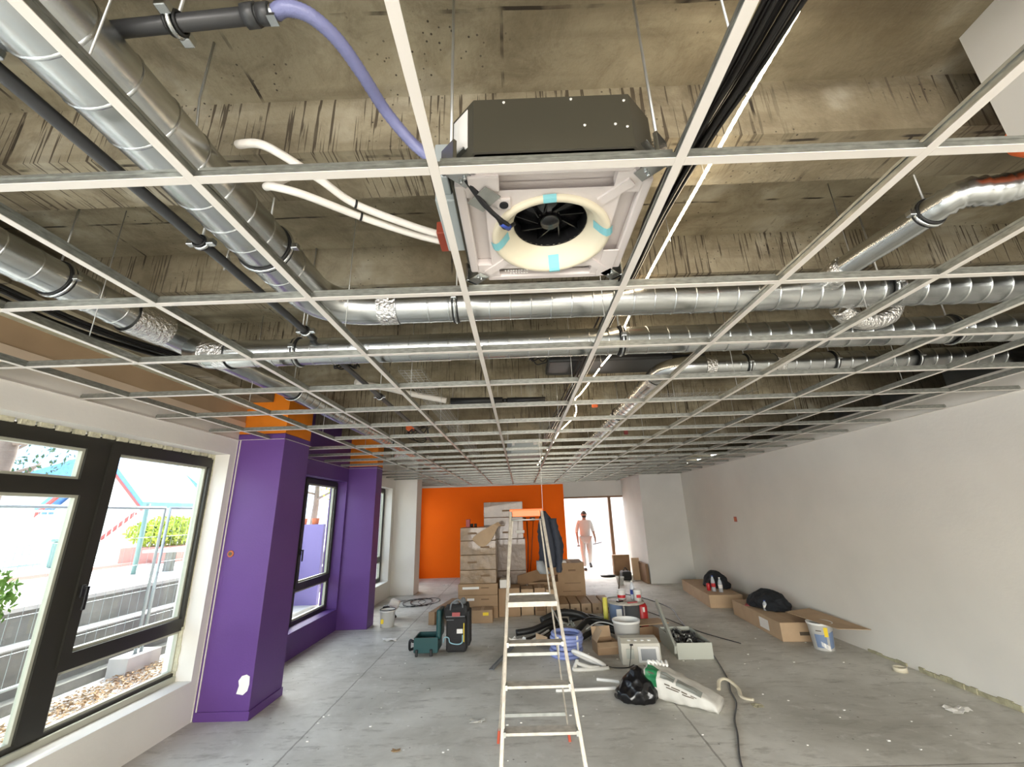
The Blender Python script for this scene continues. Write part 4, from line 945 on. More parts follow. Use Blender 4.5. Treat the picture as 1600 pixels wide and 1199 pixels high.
# ---- off white appliance
r = thing('off_white_appliance', 'off-white boxy appliance with a grey window panel, in front of the white bucket', 'appliance', (1.30, 5.50, 0), -.05)
b = B().add([(-.21, -.13, 0), (.22, -.13, 0), (.22, .14, 0), (-.21, .14, 0), (-.21, -.105, .20), (.22, -.105, .20), (.22, .14, .225), (-.21, .14, .225), (-.20, -.02, .235), (.21, -.02, .235)],
            [(0, 3, 2, 1), (0, 1, 5, 4), (4, 5, 9, 8), (8, 9, 6, 7), (1, 2, 6, 9, 5), (3, 0, 4, 8, 7), (2, 3, 7, 6)])
b.build('body', 'unit', r)
mt = Matrix.Translation((0, -.133, 0)) @ Matrix.Rotation(-.125, 4, 'X')
B().box(-.03, .205, -.010, .006, .018, .175, mt, bev=.006).build('window_surround', 'label', r)
B().box(.0, .165, -.014, -.008, .04, .15, mt, bev=.003).build('grey_window', 'screen', r)
B().box(-.16, -.075, -.004, .006, .055, .15, mt, bev=.003).build('recess', 'traymetal', r)
for k in range(4): B().lathe([(0, 0), (.022, 0), (.018, .008), (0, .008)], 14, 'Z', (-.11+.075*k, -.055, .217)).build('knob', 'bucketw', r)
B().tube(curve([(-.10, -.125, .19), (-.13, -.18, .08), (-.15, -.19, .01), (-.16, -.25, .005)], 6), .004, 6).tube([(-.115, -.125, .192), (-.08, -.125, .192)], .009, 8).build('cord', 'cable', r)
# ---- white bucket behind it
def bucket(name, label, loc, r0, r1, h, m='bucketw', fill=None):
    t_ = thing(name, label, 'bucket', loc)
    B().lathe([(0, 0), (r0, 0), (r1, h), (r1+.006, h), (r1+.006, h-.02), (r1+.001, h-.022)], 32, cap=False).lathe([(r1-.004, h), (r0-.004, .004), (0, .004)], 32, cap=False).build('body', m, t_, smooth=True)
    B().tube([((r1+.004)*math.cos(2*PI*j/40), (r1+.004)*math.sin(2*PI*j/40), h) for j in range(40)], .005, 6, closed=True).build('rim', m, t_)
    return t_
bucket('white_bucket', 'open white plastic bucket behind the off-white appliance', (1.275, 5.90, 0), .135, .165, .33)
# ---- round topped stand with rolls and cylinders
tag(B().lathe([(0, 0), (.27, 0), (.27, .018), (0, .018)], 40, 'Z').build('round_board', 'step', loc=(1.52, 6.93, .332)), 'round dusty board laid as a table top over the roll and the red cylinder', 'board')
tag(B().lathe([(0, 0), (.105, 0), (.105, .33), (0, .33)], 28).build('felt_roll', mat('charcoal_felt', (.07, .07, .072), .8), loc=(1.57, 6.78, 0)), 'dark grey upright roll under the front of the round board', 'roll')
r = thing('blue_grey_tin', 'blue grey paint tin with a pale label under the round board', 'tin', (1.37, 6.93, 0))
B().lathe([(0, 0), (.10, 0), (.10, .325), (.104, .33), (0, .33)], 28).build('body', 'bluegrey', r); B().box(-.02, .06, -.103, -.09, .10, .26).build('label', 'label', r)
r = thing('red_canister', 'red canister with a pale label at the right under the round board', 'canister', (1.73, 6.90, 0))
B().lathe([(0, 0), (.085, 0), (.088, .02), (.088, .28), (.07, .32), (0, .33)], 24).build('body', 'red', r); B().box(-.0, .03, -.092, -.080, .22, .28).build('label', 'label', r)
tag(B().lathe([(0, 0), (.035, 0), (.035, .40), (0, .40)], 20).build('yellow_tube', mat('yellow_plastic', (.75, .68, .12), .5), loc=(1.215, 6.95, 0)), 'upright pale yellow tube left of the blue grey tin', 'tube')
tag(B().lathe([(0, 0), (.11, 0), (.115, .16), (.07, .20), (.07, .24), (0, .24)], 24).build('red_canister', 'red', loc=(1.79, 7.23, 0)), 'squat red canister behind the round board', 'canister')
def bottle(label, loc, capm='label', bm='bottle', lm='blue', h=.26, r=.035):
    t_ = thing('water_bottle', label, 'bottle', loc)
    B().lathe([(0, 0), (r, 0), (r, h*.62), (r*.8, h*.75), (r*.38, h*.9), (r*.38, h*.94)], 18).build('body', bm, t_, smooth=True)
    B().lathe([(r+.001, h*.28), (r+.001, h*.52)], 18, cap=False).build('label_band', lm, t_)
    B().lathe([(0, h*.93), (r*.45, h*.93), (r*.45, h), (0, h)], 12).build('cap', capm, t_)
    return t_
bottle('clear plastic bottle with a blue band standing on the round board', (1.66, 7.02, .35), 'label')
r = thing('plastic_tub', 'white plastic tub with red lettering on the round board', 'tub', (1.70, 6.90, .35))
B().lathe([(0, 0), (.05, 0), (.06, .14), (.063, .15), (0, .15)], 22).build('body', 'bucketw', r); B().box(-.03, .03, -.062, -.05, .05, .09).build('label', 'red', r)
r = thing('paint_can', 'white and red tin on the round board left of the clear bottle', 'tin', (1.50, 7.08, .35))
B().lathe([(0, 0), (.06, 0), (.06, .13), (0, .13)], 22).build('body', 'bucketw', r); B().lathe([(.061, .02), (.061, .06)], 22, cap=False).build('band', 'red', r)
tag(B().box(-.05, .05, -.025, .025, 0, .02, bev=.004).build('tape_measure', 'blackgloss', loc=(1.42, 6.86, .35), rotz=.5), 'small dark tool lying left on the round board', 'tool')
tag(B().box(-.08, .08, -.012, .012, 0, .018, bev=.004).build('screwdriver', 'redlabel', loc=(1.58, 6.76, .35), rotz=.3), 'slim dark red tool lying at the front of the round board', 'tool')
bucket('white_bucket', 'white bucket with a dark stick in it behind the round board', (1.50, 7.65, 0), .10, .12, .26)
tag(B().tube([(1.52, 7.63, .01), (1.60, 7.55, .62)], .012, 8).build('wooden_stick', 'ink'), 'dark stick leaning in the bucket behind the round board', 'stick')
# ---- metal tray with lid
r = thing('metal_tray', 'open grey-green metal box full of dark scraps, right of the appliance', 'metal box', (1.95, 5.85, 0), -.03)
B().box(-.20, .20, -.36, -.35, 0, .165).box(-.20, .20, .35, .36, 0, .165).box(-.20, -.19, -.35, .35, 0, .165).box(.19, .20, -.35, .35, 0, .165).box(-.19, .19, -.35, .35, 0, .01).build('body', 'traymetal', r)
R_ = random.Random(8)
for k in range(44):
    x, y = R_.uniform(-.15, .15), R_.uniform(-.31, .31); s = R_.uniform(.03, .055)
    q = [(x+R_.uniform(-s, s), y+R_.uniform(-s, s), .11+R_.uniform(-.03, .05)) for _ in range(5)]
    tag(B().tube(curve(q, 3), .010, 6).box(x-s*.5, x+s*.5, y-s*.4, y+s*.4, .012, .10, bev=.005).build('metal_scrap', R_.choice(['black', 'galvdull', 'pvc', 'black']), loc=r.location), 'dark fitting scrap among others inside the grey-green metal box', 'scrap', 'scraps in the metal box')
loc_build(B().beam((1.715, 5.47, .10), (1.80, 6.32, .44), .03, .09, bev=.006), 'lid', 'traymetal', r)
# ---- black foam pipe offcuts heap
hp = [([(-.12, 6.55, .06), (.12, 6.60, .08), (.40, 6.75, .14), (.62, 6.85, .12)], .040, 'thick black foam pipe, farthest left of the heap behind the ladder'),
      ([(.02, 6.20, .045), (.2, 6.42, .05), (.40, 6.65, .09), (.55, 6.7, .10)], .036, 'black foam pipe pointing at the ladder from the heap'),
      ([(.15, 6.10, .045), (.32, 6.35, .05), (.48, 6.6, .10)], .034, 'black foam pipe nearest the blue hose coil in the heap'),
      ([(.25, 6.9, .12), (.55, 7.0, .20), (.85, 7.0, .16), (1.0, 6.85, .08)], .05, 'humped black foam pipe at the top of the heap'),
      ([(.55, 6.15, .05), (.75, 6.5, .10), (.95, 6.8, .14), (1.25, 6.7, .10), (1.5, 6.4, .06)], .038, 'long black foam pipe arching right to the metal box'),
      ([(.75, 6.30, .04), (.95, 6.45, .08), (1.15, 6.5, .08), (1.35, 6.35, .05)], .036, 'short black foam pipe beneath the arching one'),
      ([(.70, 7.25, .05), (.95, 7.2, .10), (1.2, 7.0, .07)], .04, 'black foam pipe at the back of the heap before the slim boxes')]
for q, r_, lab in hp: tag(B().tube(curve(q, 7), r_, 14).build('foam_pipe', 'rubber'), lab, 'foam pipe', 'black foam pipes in the heap')
tag(B().tube(curve([(.06, 6.12, .06), (.25, 6.36, .085), (.33, 6.46, .10)], 6), .014, 10).build('white_tube', 'bucketw'), 'thin white tube lying on the black foam pipes behind the ladder', 'tube')
tag(B().tube(curve([(.82, 6.30, .14), (1.0, 6.42, .19), (1.18, 6.40, .17), (1.27, 6.25, .10)], 7), .008, 8).build('white_tube', 'bucketw'), 'curved thin white tube on the arching black foam pipe', 'tube')
for k, (x, y, z, m_, lab) in enumerate(((-.10, 6.2, .02, 'label', 'crumpled white plastic sheet left of the foam pipe heap'), (.58, 6.5, .13, 'galvdull', 'crumpled grey film on the foam pipe heap'), (.95, 6.15, .03, 'greyfab', 'grey crumpled film under the arching foam pipe'))):
    R_ = random.Random(k+20); b = B(); n = 7; g = [[b.bm.verts.new((x+(i-3)*.035+R_.uniform(-.01, .01), y+(j-3)*.035+R_.uniform(-.01, .01), z+R_.uniform(0, .07))) for j in range(n)] for i in range(n)]
    for i in range(n-1):
        for j in range(n-1): b.bm.faces.new((g[i][j], g[i+1][j], g[i+1][j+1], g[i][j+1]))
    o = tag(b.build('plastic_film', m_), lab, 'film'); md = o.modifiers.new('s', 'SOLIDIFY'); md.thickness = .003
tag(B().box(-.06, .06, -.12, .12, 0, .006, Matrix.Rotation(-.35, 4, 'X')).box(-.06, -.054, -.12, .12, 0, .09).build('cardboard_scrap', 'cardl', loc=(.26, 6.08, .06), rotz=.6), 'torn light cardboard scrap left of the blue hose coil', 'cardboard')
tag(B().box(-.2, .2, -.16, .16, 0, .01).box(-.2, -.19, -.16, .16, 0, .11).box(.19, .2, -.16, .16, 0, .11).box(-.2, .2, .15, .16, 0, .11).build('open_box', 'card', loc=(1.62, 6.30, 0), rotz=.3), 'flattened open carton between the round board and the leaning lid', 'box')
tag(B().box(-.22, .22, -.15, .15, 0, .012).build('cardboard_sheet', 'cardl', loc=(1.75, 6.62, .13), rotz=.2), 'flat cardboard flap behind the white bucket', 'cardboard sheet')
# ---- bin bag
R_ = random.Random(4); sec = []
prof = [(.0, .17, .13), (.02, .19, .15), (.06, .20, .16), (.11, .165, .14), (.16, .115, .10), (.21, .065, .06), (.245, .03, .03), (.27, .014, .014)]
for i, (z, a, c) in enumerate(prof): sec.append(((1.0+.015*i*(.5 if i < 5 else .2), 4.50, z), (a*1.0, 0, 0), (0, c*1.0, 0)))
b = blob(sec, 26, 6, .085); o = tag(b.build('bin_bag', 'binbag', smooth=True), 'knotted shiny black bin bag on the floor left of the plaster sack', 'bag')
crumple(o, .032, .08)
# ---- plaster sack
r = thing('plaster_sack', 'half empty white paper sack with a green printed panel beside the bin bag', 'sack', (1.40, 4.42, 0), -.62)
def sack(u, v):   # u along 0..1, v around
    h = .20*(1-u)**.75+.06; wd = .15-.02*u; a = 2*PI*v
    c, s = math.cos(a), math.sin(a); x = -.29+.60*u; y = wd*math.copysign(abs(c)**.6, c); z = h/2+h/2*math.copysign(abs(s)**.55, s)
    return Vector((x, y, z))
def surf(fn, nu, nv, u0=0, u1=1, v0=0, v1=1, amp=0, seed=0, off=0, closed=True):
    R = random.Random(seed); b = B(); g = []
    for i in range(nu+1):
        row = []
        for j in range(nv+(0 if closed else 1)):
            u = u0+(u1-u0)*i/nu; v = v0+(v1-v0)*j/nv; p = fn(u, v); k = 1+amp*math.sin(u*23+v*17+seed)*math.cos(v*31-u*9); c = Vector((p.x, 0, p.z*.0+.08)); q = c+(p-c)*k*(1+off); q.z = max(q.z, .001); row.append(b.bm.verts.new(q))
        g.append(row)
    m = len(g[0])
    for i in range(nu):
        for j in range(m if closed else m-1): b.bm.faces.new((g[i][j], g[i+1][j], g[i+1][(j+1) % m], g[i][(j+1) % m])).smooth = True
    if closed: b.bm.faces.new(g[0]); b.bm.faces.new(g[-1])
    return b
surf(sack, 20, 32, amp=.07, seed=2).build('body', 'plaster', r, smooth=True)
surf(sack, 6, 12, .02, .19, .27, .50, amp=.07, seed=2, off=.02, closed=False).build('green_print', 'green', r)
surf(sack, 10, 8, .23, .43, .29, .40, amp=.07, seed=2, off=.02, closed=False).build('grey_print', 'greyprint', r)
surf(sack, 10, 8, .46, .80, .29, .42, amp=.07, seed=2, off=.02, closed=False).build('grey_print', 'greyprint', r)
for (u0, u1, v0, v1) in ((.06, .15, .385, .40), (.30, .38, .455, .468), (.40, .52, .46, .473), (.54, .62, .462, .476), (.66, .74, .465, .478), (.32, .50, .482, .49), (.55, .7, .486, .494), (.24, .42, .33, .337), (.48, .74, .34, .347)):
    surf(sack, 4, 2, u0, u1, v0, v1, amp=.07, seed=2, off=.035, closed=False).build('black_print', 'ink', r)
b = B()
for k in range(5): b.tube(curve([(-.27+.03*k, -.03+.02*k, .25), (-.27+.035*k, -.05+.02*k, .285), (-.22+.03*k, -.04, .27)], 4), .012, 6)
b.build('torn_edge', 'label', r)
q = curve([(1.80, 4.62, .012), (1.86, 4.72, .05), (1.93, 4.72, .06), (1.97, 4.6, .03), (1.93, 4.45, .012), (2.0, 4.38, .012)], 6)
tag(B().tube(q, .018, 10, flat=.5).build('paper_strip', 'cream'), 'curled pale strip on the floor right of the plaster sack', 'strip')
tag(B().beam((.28, 4.70, .012), (.86, 4.72, .012), .022, .022).build('white_rail', 'bucketw'), 'long white plastic strip on the floor left of the bin bag', 'rail')
tag(B().beam((.72, 4.96, .012), (.93, 4.88, .012), .03, .022).build('white_rail', 'bucketw'), 'short white plastic strip behind the long one by the bin bag', 'rail')
# ---- floor cable
q = [(1.95, 9.6, .008), (2.3, 9.0, .008), (2.52, 8.1, .008), (2.40, 7.3, .008), (2.31, 6.7, .008), (2.26, 6.2, .008), (2.20, 5.7, .008), (2.02, 4.93, .008), (1.90, 4.6, .008), (1.83, 4.35, .008), (1.67, 4.05, .008), (1.57, 3.8, .008), (1.40, 3.4, .008), (1.25, 2.8, .008), (1.3, 1.5, .008)]
tag(B().tube(curve(q, 8), .0075, 8).build('extension_cable', 'pvc'), 'long grey cable snaking along the floor right of the sack', 'cable')
q = [(1.9, 8.3, .007), (2.15, 7.6, .007), (2.3, 7.0, .007), (2.45, 6.5, .007), (2.7, 6.0, .007)]
tag(B().tube(curve(q, 8), .006, 8).build('extension_cable', 'pvc'), 'thin cable curving on the floor behind the metal box', 'cable')
# ---- boxes and bags by the right wall
carton('cardboard_box', 'long brown box by the right wall, the farther one, under a black bag', 3.27, 3.82, 7.95, 9.7, 0, .205, 'cardl', -.10)
r = carton('cardboard_box', 'long brown box by the right wall, the nearer one, with a white shipping label', 3.30, 3.74, 6.02, 7.5, 0, .215, 'cardl', -.07)
B().box(-.2215, -.219, -.42, -.16, .045, .17).build('shipping_label', 'label', r); B().box(-.0, .14, -.742, -.74, .07, .11).build('print', 'ink', r)
def heap(label, loc, rx, ry, h, seed, m='cloth', name='black_bag'):
    R = random.Random(seed); sec = []
    for i in range(9):
        t_ = i/8; k = math.sqrt(max(0, 1-t_**2.2)); sec.append(((R.uniform(-.02, .02)+.02*t_, 0, h*t_), (max(.015, rx*k), 0, 0), (0, max(.015, ry*k), 0)))
    o = tag(blob(sec, 20, seed, .09).build(name, m, smooth=True), label, 'bag'); o.location = loc; crumple(o, .06, .12); return o
heap('black bag on the farther brown box by the right wall', (3.66, 8.75, .207), .20, .30, .27, 11)
heap('rumpled black cloth bag on the nearer brown box by the right wall', (3.62, 6.92, .217), .24, .36, .22, 12)
bottle('small bottle with a red label on the farther brown box', (3.42, 8.30, .205), 'blue', 'bottle', 'red')
bottle('clear bottle right of the red one on the farther brown box', (3.50, 8.20, .205), 'label', 'bottle', 'label', .24)
r = thing('red_can', 'red drink can on the farther brown box, left of the bottles', 'can', (3.37, 8.40, .205)); B().lathe([(0, 0), (.028, 0), (.033, .01), (.033, .11), (.028, .12), (0, .12)], 16).build('body', 'red', r)
bottle('clear bottle lying low on the nearer brown box before the black cloth', (3.46, 6.72, .215), 'blue', 'bottle', 'label', .13, .03)
tag(B().box(-.10, .10, -.05, .05, 0, .012, bev=.003).build('red_tool', 'redlabel', loc=(3.42, 7.1, .215), rotz=1.0), 'dark red flat tool on the nearer brown box', 'tool')
tag(B().add([(3.44, 6.20, .300), (3.86, 6.36, .300), (3.93, 5.42, .262), (3.54, 5.40, .286), (3.44, 6.20, .305), (3.86, 6.36, .305), (3.93, 5.42, .267), (3.54, 5.40, .291)], [(0, 1, 2, 3), (4, 7, 6, 5), (0, 4, 5, 1), (1, 5, 6, 2), (2, 6, 7, 3), (3, 7, 4, 0)]).build('cardboard_sheet', 'cardl'), 'flat cardboard sheet resting on the white and blue bucket by the right wall', 'cardboard sheet')
r = bucket('paint_bucket', 'white bucket with blue and yellow printing near the right wall', (3.56, 5.74, 0), .105, .13, .285)
def bprint(name, m, a0, a1, za, zb, skew=0):
    vs = []; n = 8
    for i in range(n+1):
        a = a0+(a1-a0)*i/n; k = (a-a0)/(a1-a0)*skew
        for z in (za+k, zb+k): rad = .105+.025*z/.285+.0015; vs.append((rad*math.cos(a), rad*math.sin(a), z))
    B().add(vs, [(2*i, 2*i+2, 2*i+3, 2*i+1) for i in range(n)]).build(name, m, r)
bprint('blue_print', 'bluegrey', -2.75, -1.75, .03, .17, .0); bprint('white_swoosh', 'label', -2.3, -1.5, .05, .10, -.05)
bprint('yellow_print', 'yellow', -1.9, -1.55, .15, .25, .0); bprint('blue_print', 'bluegrey', -1.5, -.9, .02, .19, .02); bprint('dark_print', 'ink', -2.55, -2.1, .205, .215, 0)
tag(B().lathe([(.045, 0), (.06, 0), (.06, .04), (.045, .04), (.045, 0)], 28, cap=False).build('tape_roll', 'cream', loc=(3.80, 4.98, 0)), 'roll of cream tape lying by the foot of the right wall', 'tape')
def scrap(label, loc, s, m, seed, name='paper_scrap'):
    R = random.Random(seed); b = B(); n = 5; g = [[b.bm.verts.new(((i-2)*s*.4+R.uniform(-.2, .2)*s, (j-2)*s*.25+R.uniform(-.2, .2)*s, .002+R.uniform(0, .18)*s)) for j in range(n)] for i in range(n)]
    for i in range(n-1):
        for j in range(n-1): b.bm.faces.new((g[i][j], g[i+1][j], g[i+1][j+1], g[i][j+1]))
    o = tag(b.build(name, m), label, 'scrap'); o.location = loc; md = o.modifiers.new('s', 'SOLIDIFY'); md.thickness = .0015; return o
scrap('crumpled white paper on the floor near the right wall', (3.52, 4.12, 0), .10, 'label', 31)
scrap('clear crumpled plastic on the floor left of the ladder', (-.42, 4.15, 0), .07, 'plaster', 32, 'plastic_scrap')
scrap('small dry leaf on the floor at the bottom left of the ladder', (-.98, 3.72, 0), .04, 'litter', 33, 'dry_leaf')
scrap('white crumb of plaster at the bottom edge left of the ladder', (-.78, 3.42, 0), .035, 'plaster', 34, 'plaster_crumb')
scrap('tan crumb on the floor right of the plaster sack', (1.98, 4.28, 0), .07, 'mortar', 35, 'mortar_crumb')
scrap('white paper scrap far on the floor before the orange wall', (-1.9, 11.2, 0), .09, 'label', 36)
scrap('white scrap on the floor behind the teal tool case', (-1.9, 6.6, 0), .12, 'label', 37)
tag(B().box(-.015, .015, -.015, .015, 0, .006).build('metal_plate', 'galvdull', loc=(-.98, 4.84, 0)), 'tiny square metal plate on the floor left of the ladder', 'metal plate')
R_ = random.Random(77); b = B()
for k in range(260):
    x, y = R_.uniform(-2.3, 3.8), R_.uniform(2.6, 11); s = R_.uniform(.003, .011); b.box(x-s, x+s, y-s*.7, y+s*.7, 0, s*.6, None)
tag(b.build('plaster_crumbs', 'dust'), 'tiny plaster crumbs scattered over the screed floor', 'crumbs', None, 'stuff')
# ---- by the purple pillar
r = bucket('paint_bucket', 'white bucket with a dark rim beside the second purple pillar', (-2.17, 7.38, 0), .105, .118, .24)
B().tube([(.122*math.cos(2*PI*j/30), .122*math.sin(2*PI*j/30), .242) for j in range(30)], .007, 6, closed=True).build('dark_rim', 'black', r)
B().box(-.07, -.03, -.118, -.09, .06, .12).build('label', 'yellow', r)
r = thing('power_tool', 'small black and white power tool on the floor behind the pillar bucket', 'tool', (-2.32, 7.95, 0))
B().box(-.08, .08, -.06, .06, .16, .30, Matrix.Rotation(.4, 4, 'Y'), bev=.02).build('body', 'bucketw', r); B().box(-.10, .04, -.07, .05, .0, .20, bev=.03).build('base', 'black', r); B().tube([(.04, 0, .1), (.1, 0, .03), (.12, 0, .0)], .025, 8).build('handle', 'black', r)
for k in range(3):
    R_ = random.Random(50+k); q = []
    for j in range(14): a = j*.8+k; q.append((-2.1+.25*math.cos(a)+.02*j-.1*k, 9.25+.35*math.sin(a)-.1*k, .008+.004*k))
    tag(B().tube(curve(q, 5), .005, 6).build('floor_cable', 'cable'), ['thin black wire coil on the floor before the white pillar', 'second loop of black wire on the floor, nearer the purple pillar', 'third loop of black wire on the floor nearest the power tool'][k], 'cable', 'wire loops before the white pillar')
# wall fittings
r = thing('wall_box', 'small open orange back box in the right wall', 'electrical box', (WR, 8.2, 1.42)); B().box(-.008, .002, -.05, .05, -.045, .045, bev=.004).build('body', 'redlabel', r); B().box(-.012, -.007, -.035, -.005, -.03, .03).box(-.012, -.007, .005, .035, -.03, .03).build('socket_hole', 'terracotta', r)
r = thing('wall_box', 'small round orange socket hole in the purple pillar', 'electrical box', (-2.81, 4.268, 1.355)); B().lathe([(0, -.006), (.028, -.006), (.032, .0), (0, .0)], 20, 'Y').build('body', 'terracotta', r); B().lathe([(.018, -.0085), (.018, -.006), (0, -.006)], 14, 'Y').build('socket_hole', 'ink', r)
pts = [(-2.56, .20), (-2.50, .19), (-2.465, .22), (-2.455, .27), (-2.46, .33), (-2.49, .345), (-2.53, .335), (-2.555, .30), (-2.545, .26)]
b = B(); n = len(pts); b.add([(x, 4.2685, z) for x, z in pts]+[(x, 4.2655, z) for x, z in pts], [tuple(range(n)), tuple(range(n, 2*n))[::-1]]+[(i, (i+1) % n, n+(i+1) % n, n+i) for i in range(n)])
tag(b.build('filler_patch', 'label'), 'rough white filler patch low on the purple pillar', 'patch')
for k, (x, lab) in enumerate(((.07, 'left one of two dark double sockets on the orange wall'), (.33, 'right one of two dark double sockets on the orange wall'))):
    r = thing('wall_socket', lab, 'socket', (x, YF, 1.47), 0, 'sockets on the orange wall'); B().box(-.075, .075, -.012, 0, -.05, .05, bev=.003).build('plate', 'black', r); B().box(-.02, .03, -.015, -.011, -.02, .02).build('insert', 'label', r)
tag(B().tube([(.17, YF-.012, 1.42), (.18, YF-.012, .8), (.15, YF-.02, .2), (.12, YF-.05, .01)], .012, 8).tube([(.35, YF-.012, 1.42), (.30, YF-.012, .9), (.25, YF-.02, .4), (.2, YF-.04, .01)], .008, 8).build('hanging_cable', 'cable'), 'black cables hanging down the orange wall from the sockets', 'cable')
# ---- things near the far opening
carton('brown_board', 'dark brown board box standing before the far opening', 2.42, 2.85, 12.0, 12.2, 0, .50, 'cardd', 0, None, (), False)
r = thing('pale_board', 'tall pale board leaning beside the right return wall', 'board', (2.80, 11.2, 0)); B().box(-.09, .09, -.03, .03, 0, .50, Matrix.Rotation(-.1, 4, 'X')).build('board_sheet', 'cardl', r)
tag(B().box(-.03, .03, -.35, .35, 0, .42).build('cardboard_sheet', 'cardd', loc=(2.90, 10.95, 0)), 'dark cardboard sheet against the end of the return wall', 'cardboard sheet')
tag(B().lathe([(0, 0), (.18, 0), (.20, .03), (0, .05)], 24).build('round_disc', 'black', loc=(2.22, 11.9, 0)), 'flat black round disc on the floor before the far opening', 'disc')
r = thing('black_bag', 'black bag lying between the black disc and the pale board', 'bag', (2.55, 11.3, 0)); B().box(-.12, .12, -.15, .15, 0, .20, bev=.04).build('body', 'bagblack', r); B().tube(curve([(-.06, 0, .19), (0, 0, .27), (.06, 0, .19)], 5), .012, 8).build('handle', 'bagblack', r)
bucket('paint_bucket', 'small white bucket by the black bag before the far opening', (2.25, 10.6, 0), .07, .085, .16)

# ================================================================ PERSON walking in through the far opening
def person():
    P = thing('person', 'person in pale work clothes walking in through the bright far opening', 'person', (1.90, 13.25, 0))
    # joints, facing the camera (-y); x to the photo's right
    j = {'pelvis': (0, 0, .90), 'waist': (0, 0, 1.03), 'chest': (0, -.01, 1.24), 'neck0': (0, -.01, 1.37), 'neck': (0, -.015, 1.43), 'head0': (0, -.03, 1.50), 'head1': (0, -.035, 1.59),
         'shL': (-.175, 0, 1.34), 'elL': (-.245, .02, 1.06), 'wrL': (-.235, -.06, .84), 'shR': (.175, 0, 1.34), 'elR': (.255, .06, 1.07), 'wrR': (.29, -.02, .86),
         'hipL': (-.09, 0, .85), 'knL': (-.105, -.06, .48), 'anL': (-.075, -.05, .09), 'hipR': (.09, 0, .85), 'knR': (.10, -.05, .50), 'anR': (.12, .20, .17)}
    rad = {'pelvis': (.15, .11), 'waist': (.145, .105), 'chest': (.165, .115), 'neck0': (.10, .075), 'neck': (.052, .052), 'head0': (.062, .07), 'head1': (.070, .085),
           'shL': (.062, .062), 'elL': (.048, .048), 'wrL': (.030, .028), 'shR': (.062, .062), 'elR': (.048, .048), 'wrR': (.030, .028),
           'hipL': (.098, .098), 'knL': (.072, .072), 'anL': (.060, .060), 'hipR': (.098, .098), 'knR': (.072, .072), 'anR': (.058, .058)}
    E = [('pelvis', 'waist'), ('waist', 'chest'), ('chest', 'neck0'), ('neck0', 'neck'), ('neck', 'head0'), ('head0', 'head1'), ('chest', 'shL'), ('shL', 'elL'), ('elL', 'wrL'), ('chest', 'shR'), ('shR', 'elR'), ('elR', 'wrR'),
         ('pelvis', 'hipL'), ('hipL', 'knL'), ('knL', 'anL'), ('pelvis', 'hipR'), ('hipR', 'knR'), ('knR', 'anR')]
    def skin(name, names, edges, J, Rd, m, k=1.0, lvl=2, root='pelvis'):
        me = bpy.data.meshes.new(name); idx = {n_: i for i, n_ in enumerate(names)}
        me.from_pydata([J[n_] for n_ in names], [(idx[a], idx[c]) for a, c in edges], []); o = bpy.data.objects.new(name, me); C.objects.link(o); o.parent = P
        s = o.modifiers.new('skin', 'SKIN'); s.use_smooth_shade = True
        for n_, v in zip(names, me.skin_vertices[0].data): v.radius = (Rd[n_][0]*k, Rd[n_][1]*k); v.use_root = (n_ == root)
        sb = o.modifiers.new('sub', 'SUBSURF'); sb.levels = lvl; sb.render_levels = lvl; me.materials.append(M_[m]); return o
    # body with hands: five fingers as chains rooted in the palm
    J = dict(j); Rd = dict(rad); Ed = list(E)
    for s, w_ in (('L', 'wrL'), ('R', 'wrR')):
        wx, wy, wz = j[w_]; sg = -1 if s == 'L' else 1
        J['palm'+s] = (wx, wy-.015, wz-.07); Rd['palm'+s] = (.036, .020); Ed.append((w_, 'palm'+s))
        for f, (dy, L) in enumerate(((-.030, .055), (-.012, .065), (.008, .06), (.026, .05))):
            a, c = 'f%d%s' % (f, s), 'g%d%s' % (f, s)
            J[a] = (wx+sg*-.004, wy-.015+dy, wz-.105); J[c] = (wx-sg*.022, wy-.02+dy, wz-.105-L*.7); Rd[a] = (.010, .010); Rd[c] = (.007, .007); Ed += [('palm'+s, a), (a, c)]
        J['t'+s] = (wx-sg*.02, wy-.055, wz-.075); Rd['t'+s] = (.009, .009); Ed.append(('palm'+s, 't'+s))
    Rb = {k: (v[0]*.9, v[1]*.9) for k, v in Rd.items()}
    for k in ('neck', 'head0', 'head1', 'wrL', 'wrR', 'palmL', 'palmR'): Rb[k] = Rd[k]
    skin('body', list(J), Ed, J, Rb, 'skin', 1.0)
    # clothes
    tn = ['pelvis', 'waist', 'chest', 'neck0', 'shL', 'elL', 'shR', 'elR', 'wLs', 'wRs']; jj = dict(j); rd = dict(rad)
    jj['wLs'] = tuple(Vector(j['elL']).lerp(Vector(j['wrL']), .12)); jj['wRs'] = tuple(Vector(j['elR']).lerp(Vector(j['wrR']), .12)); rd['wLs'] = rd['wRs'] = (.055, .055)
    jj['pelvis'] = (0, 0, .86); rd['pelvis'] = (.165, .125)
    skin('shirt', tn, [('pelvis', 'waist'), ('waist', 'chest'), ('chest', 'neck0'), ('chest', 'shL'), ('shL', 'elL'), ('elL', 'wLs'), ('chest', 'shR'), ('shR', 'elR'), ('elR', 'wRs')], jj, rd, 'overall', 1.10)
    skin('trousers', ['pelvis', 'hipL', 'knL', 'anL', 'hipR', 'knR', 'anR'], [('pelvis', 'hipL'), ('hipL', 'knL'), ('knL', 'anL'), ('pelvis', 'hipR'), ('hipR', 'knR'), ('knR', 'anR')], j, rad, 'overall', 1.14)
    # head: face details, beard, hair, ears
    B().lathe([(0, .0), (.045, .008), (.075, .05), (.083, .10), (.074, .15), (.045, .185), (0, .195)], 24, 'Z', (0, -.03, 1.445)).build('head', 'skin', P, smooth=True)
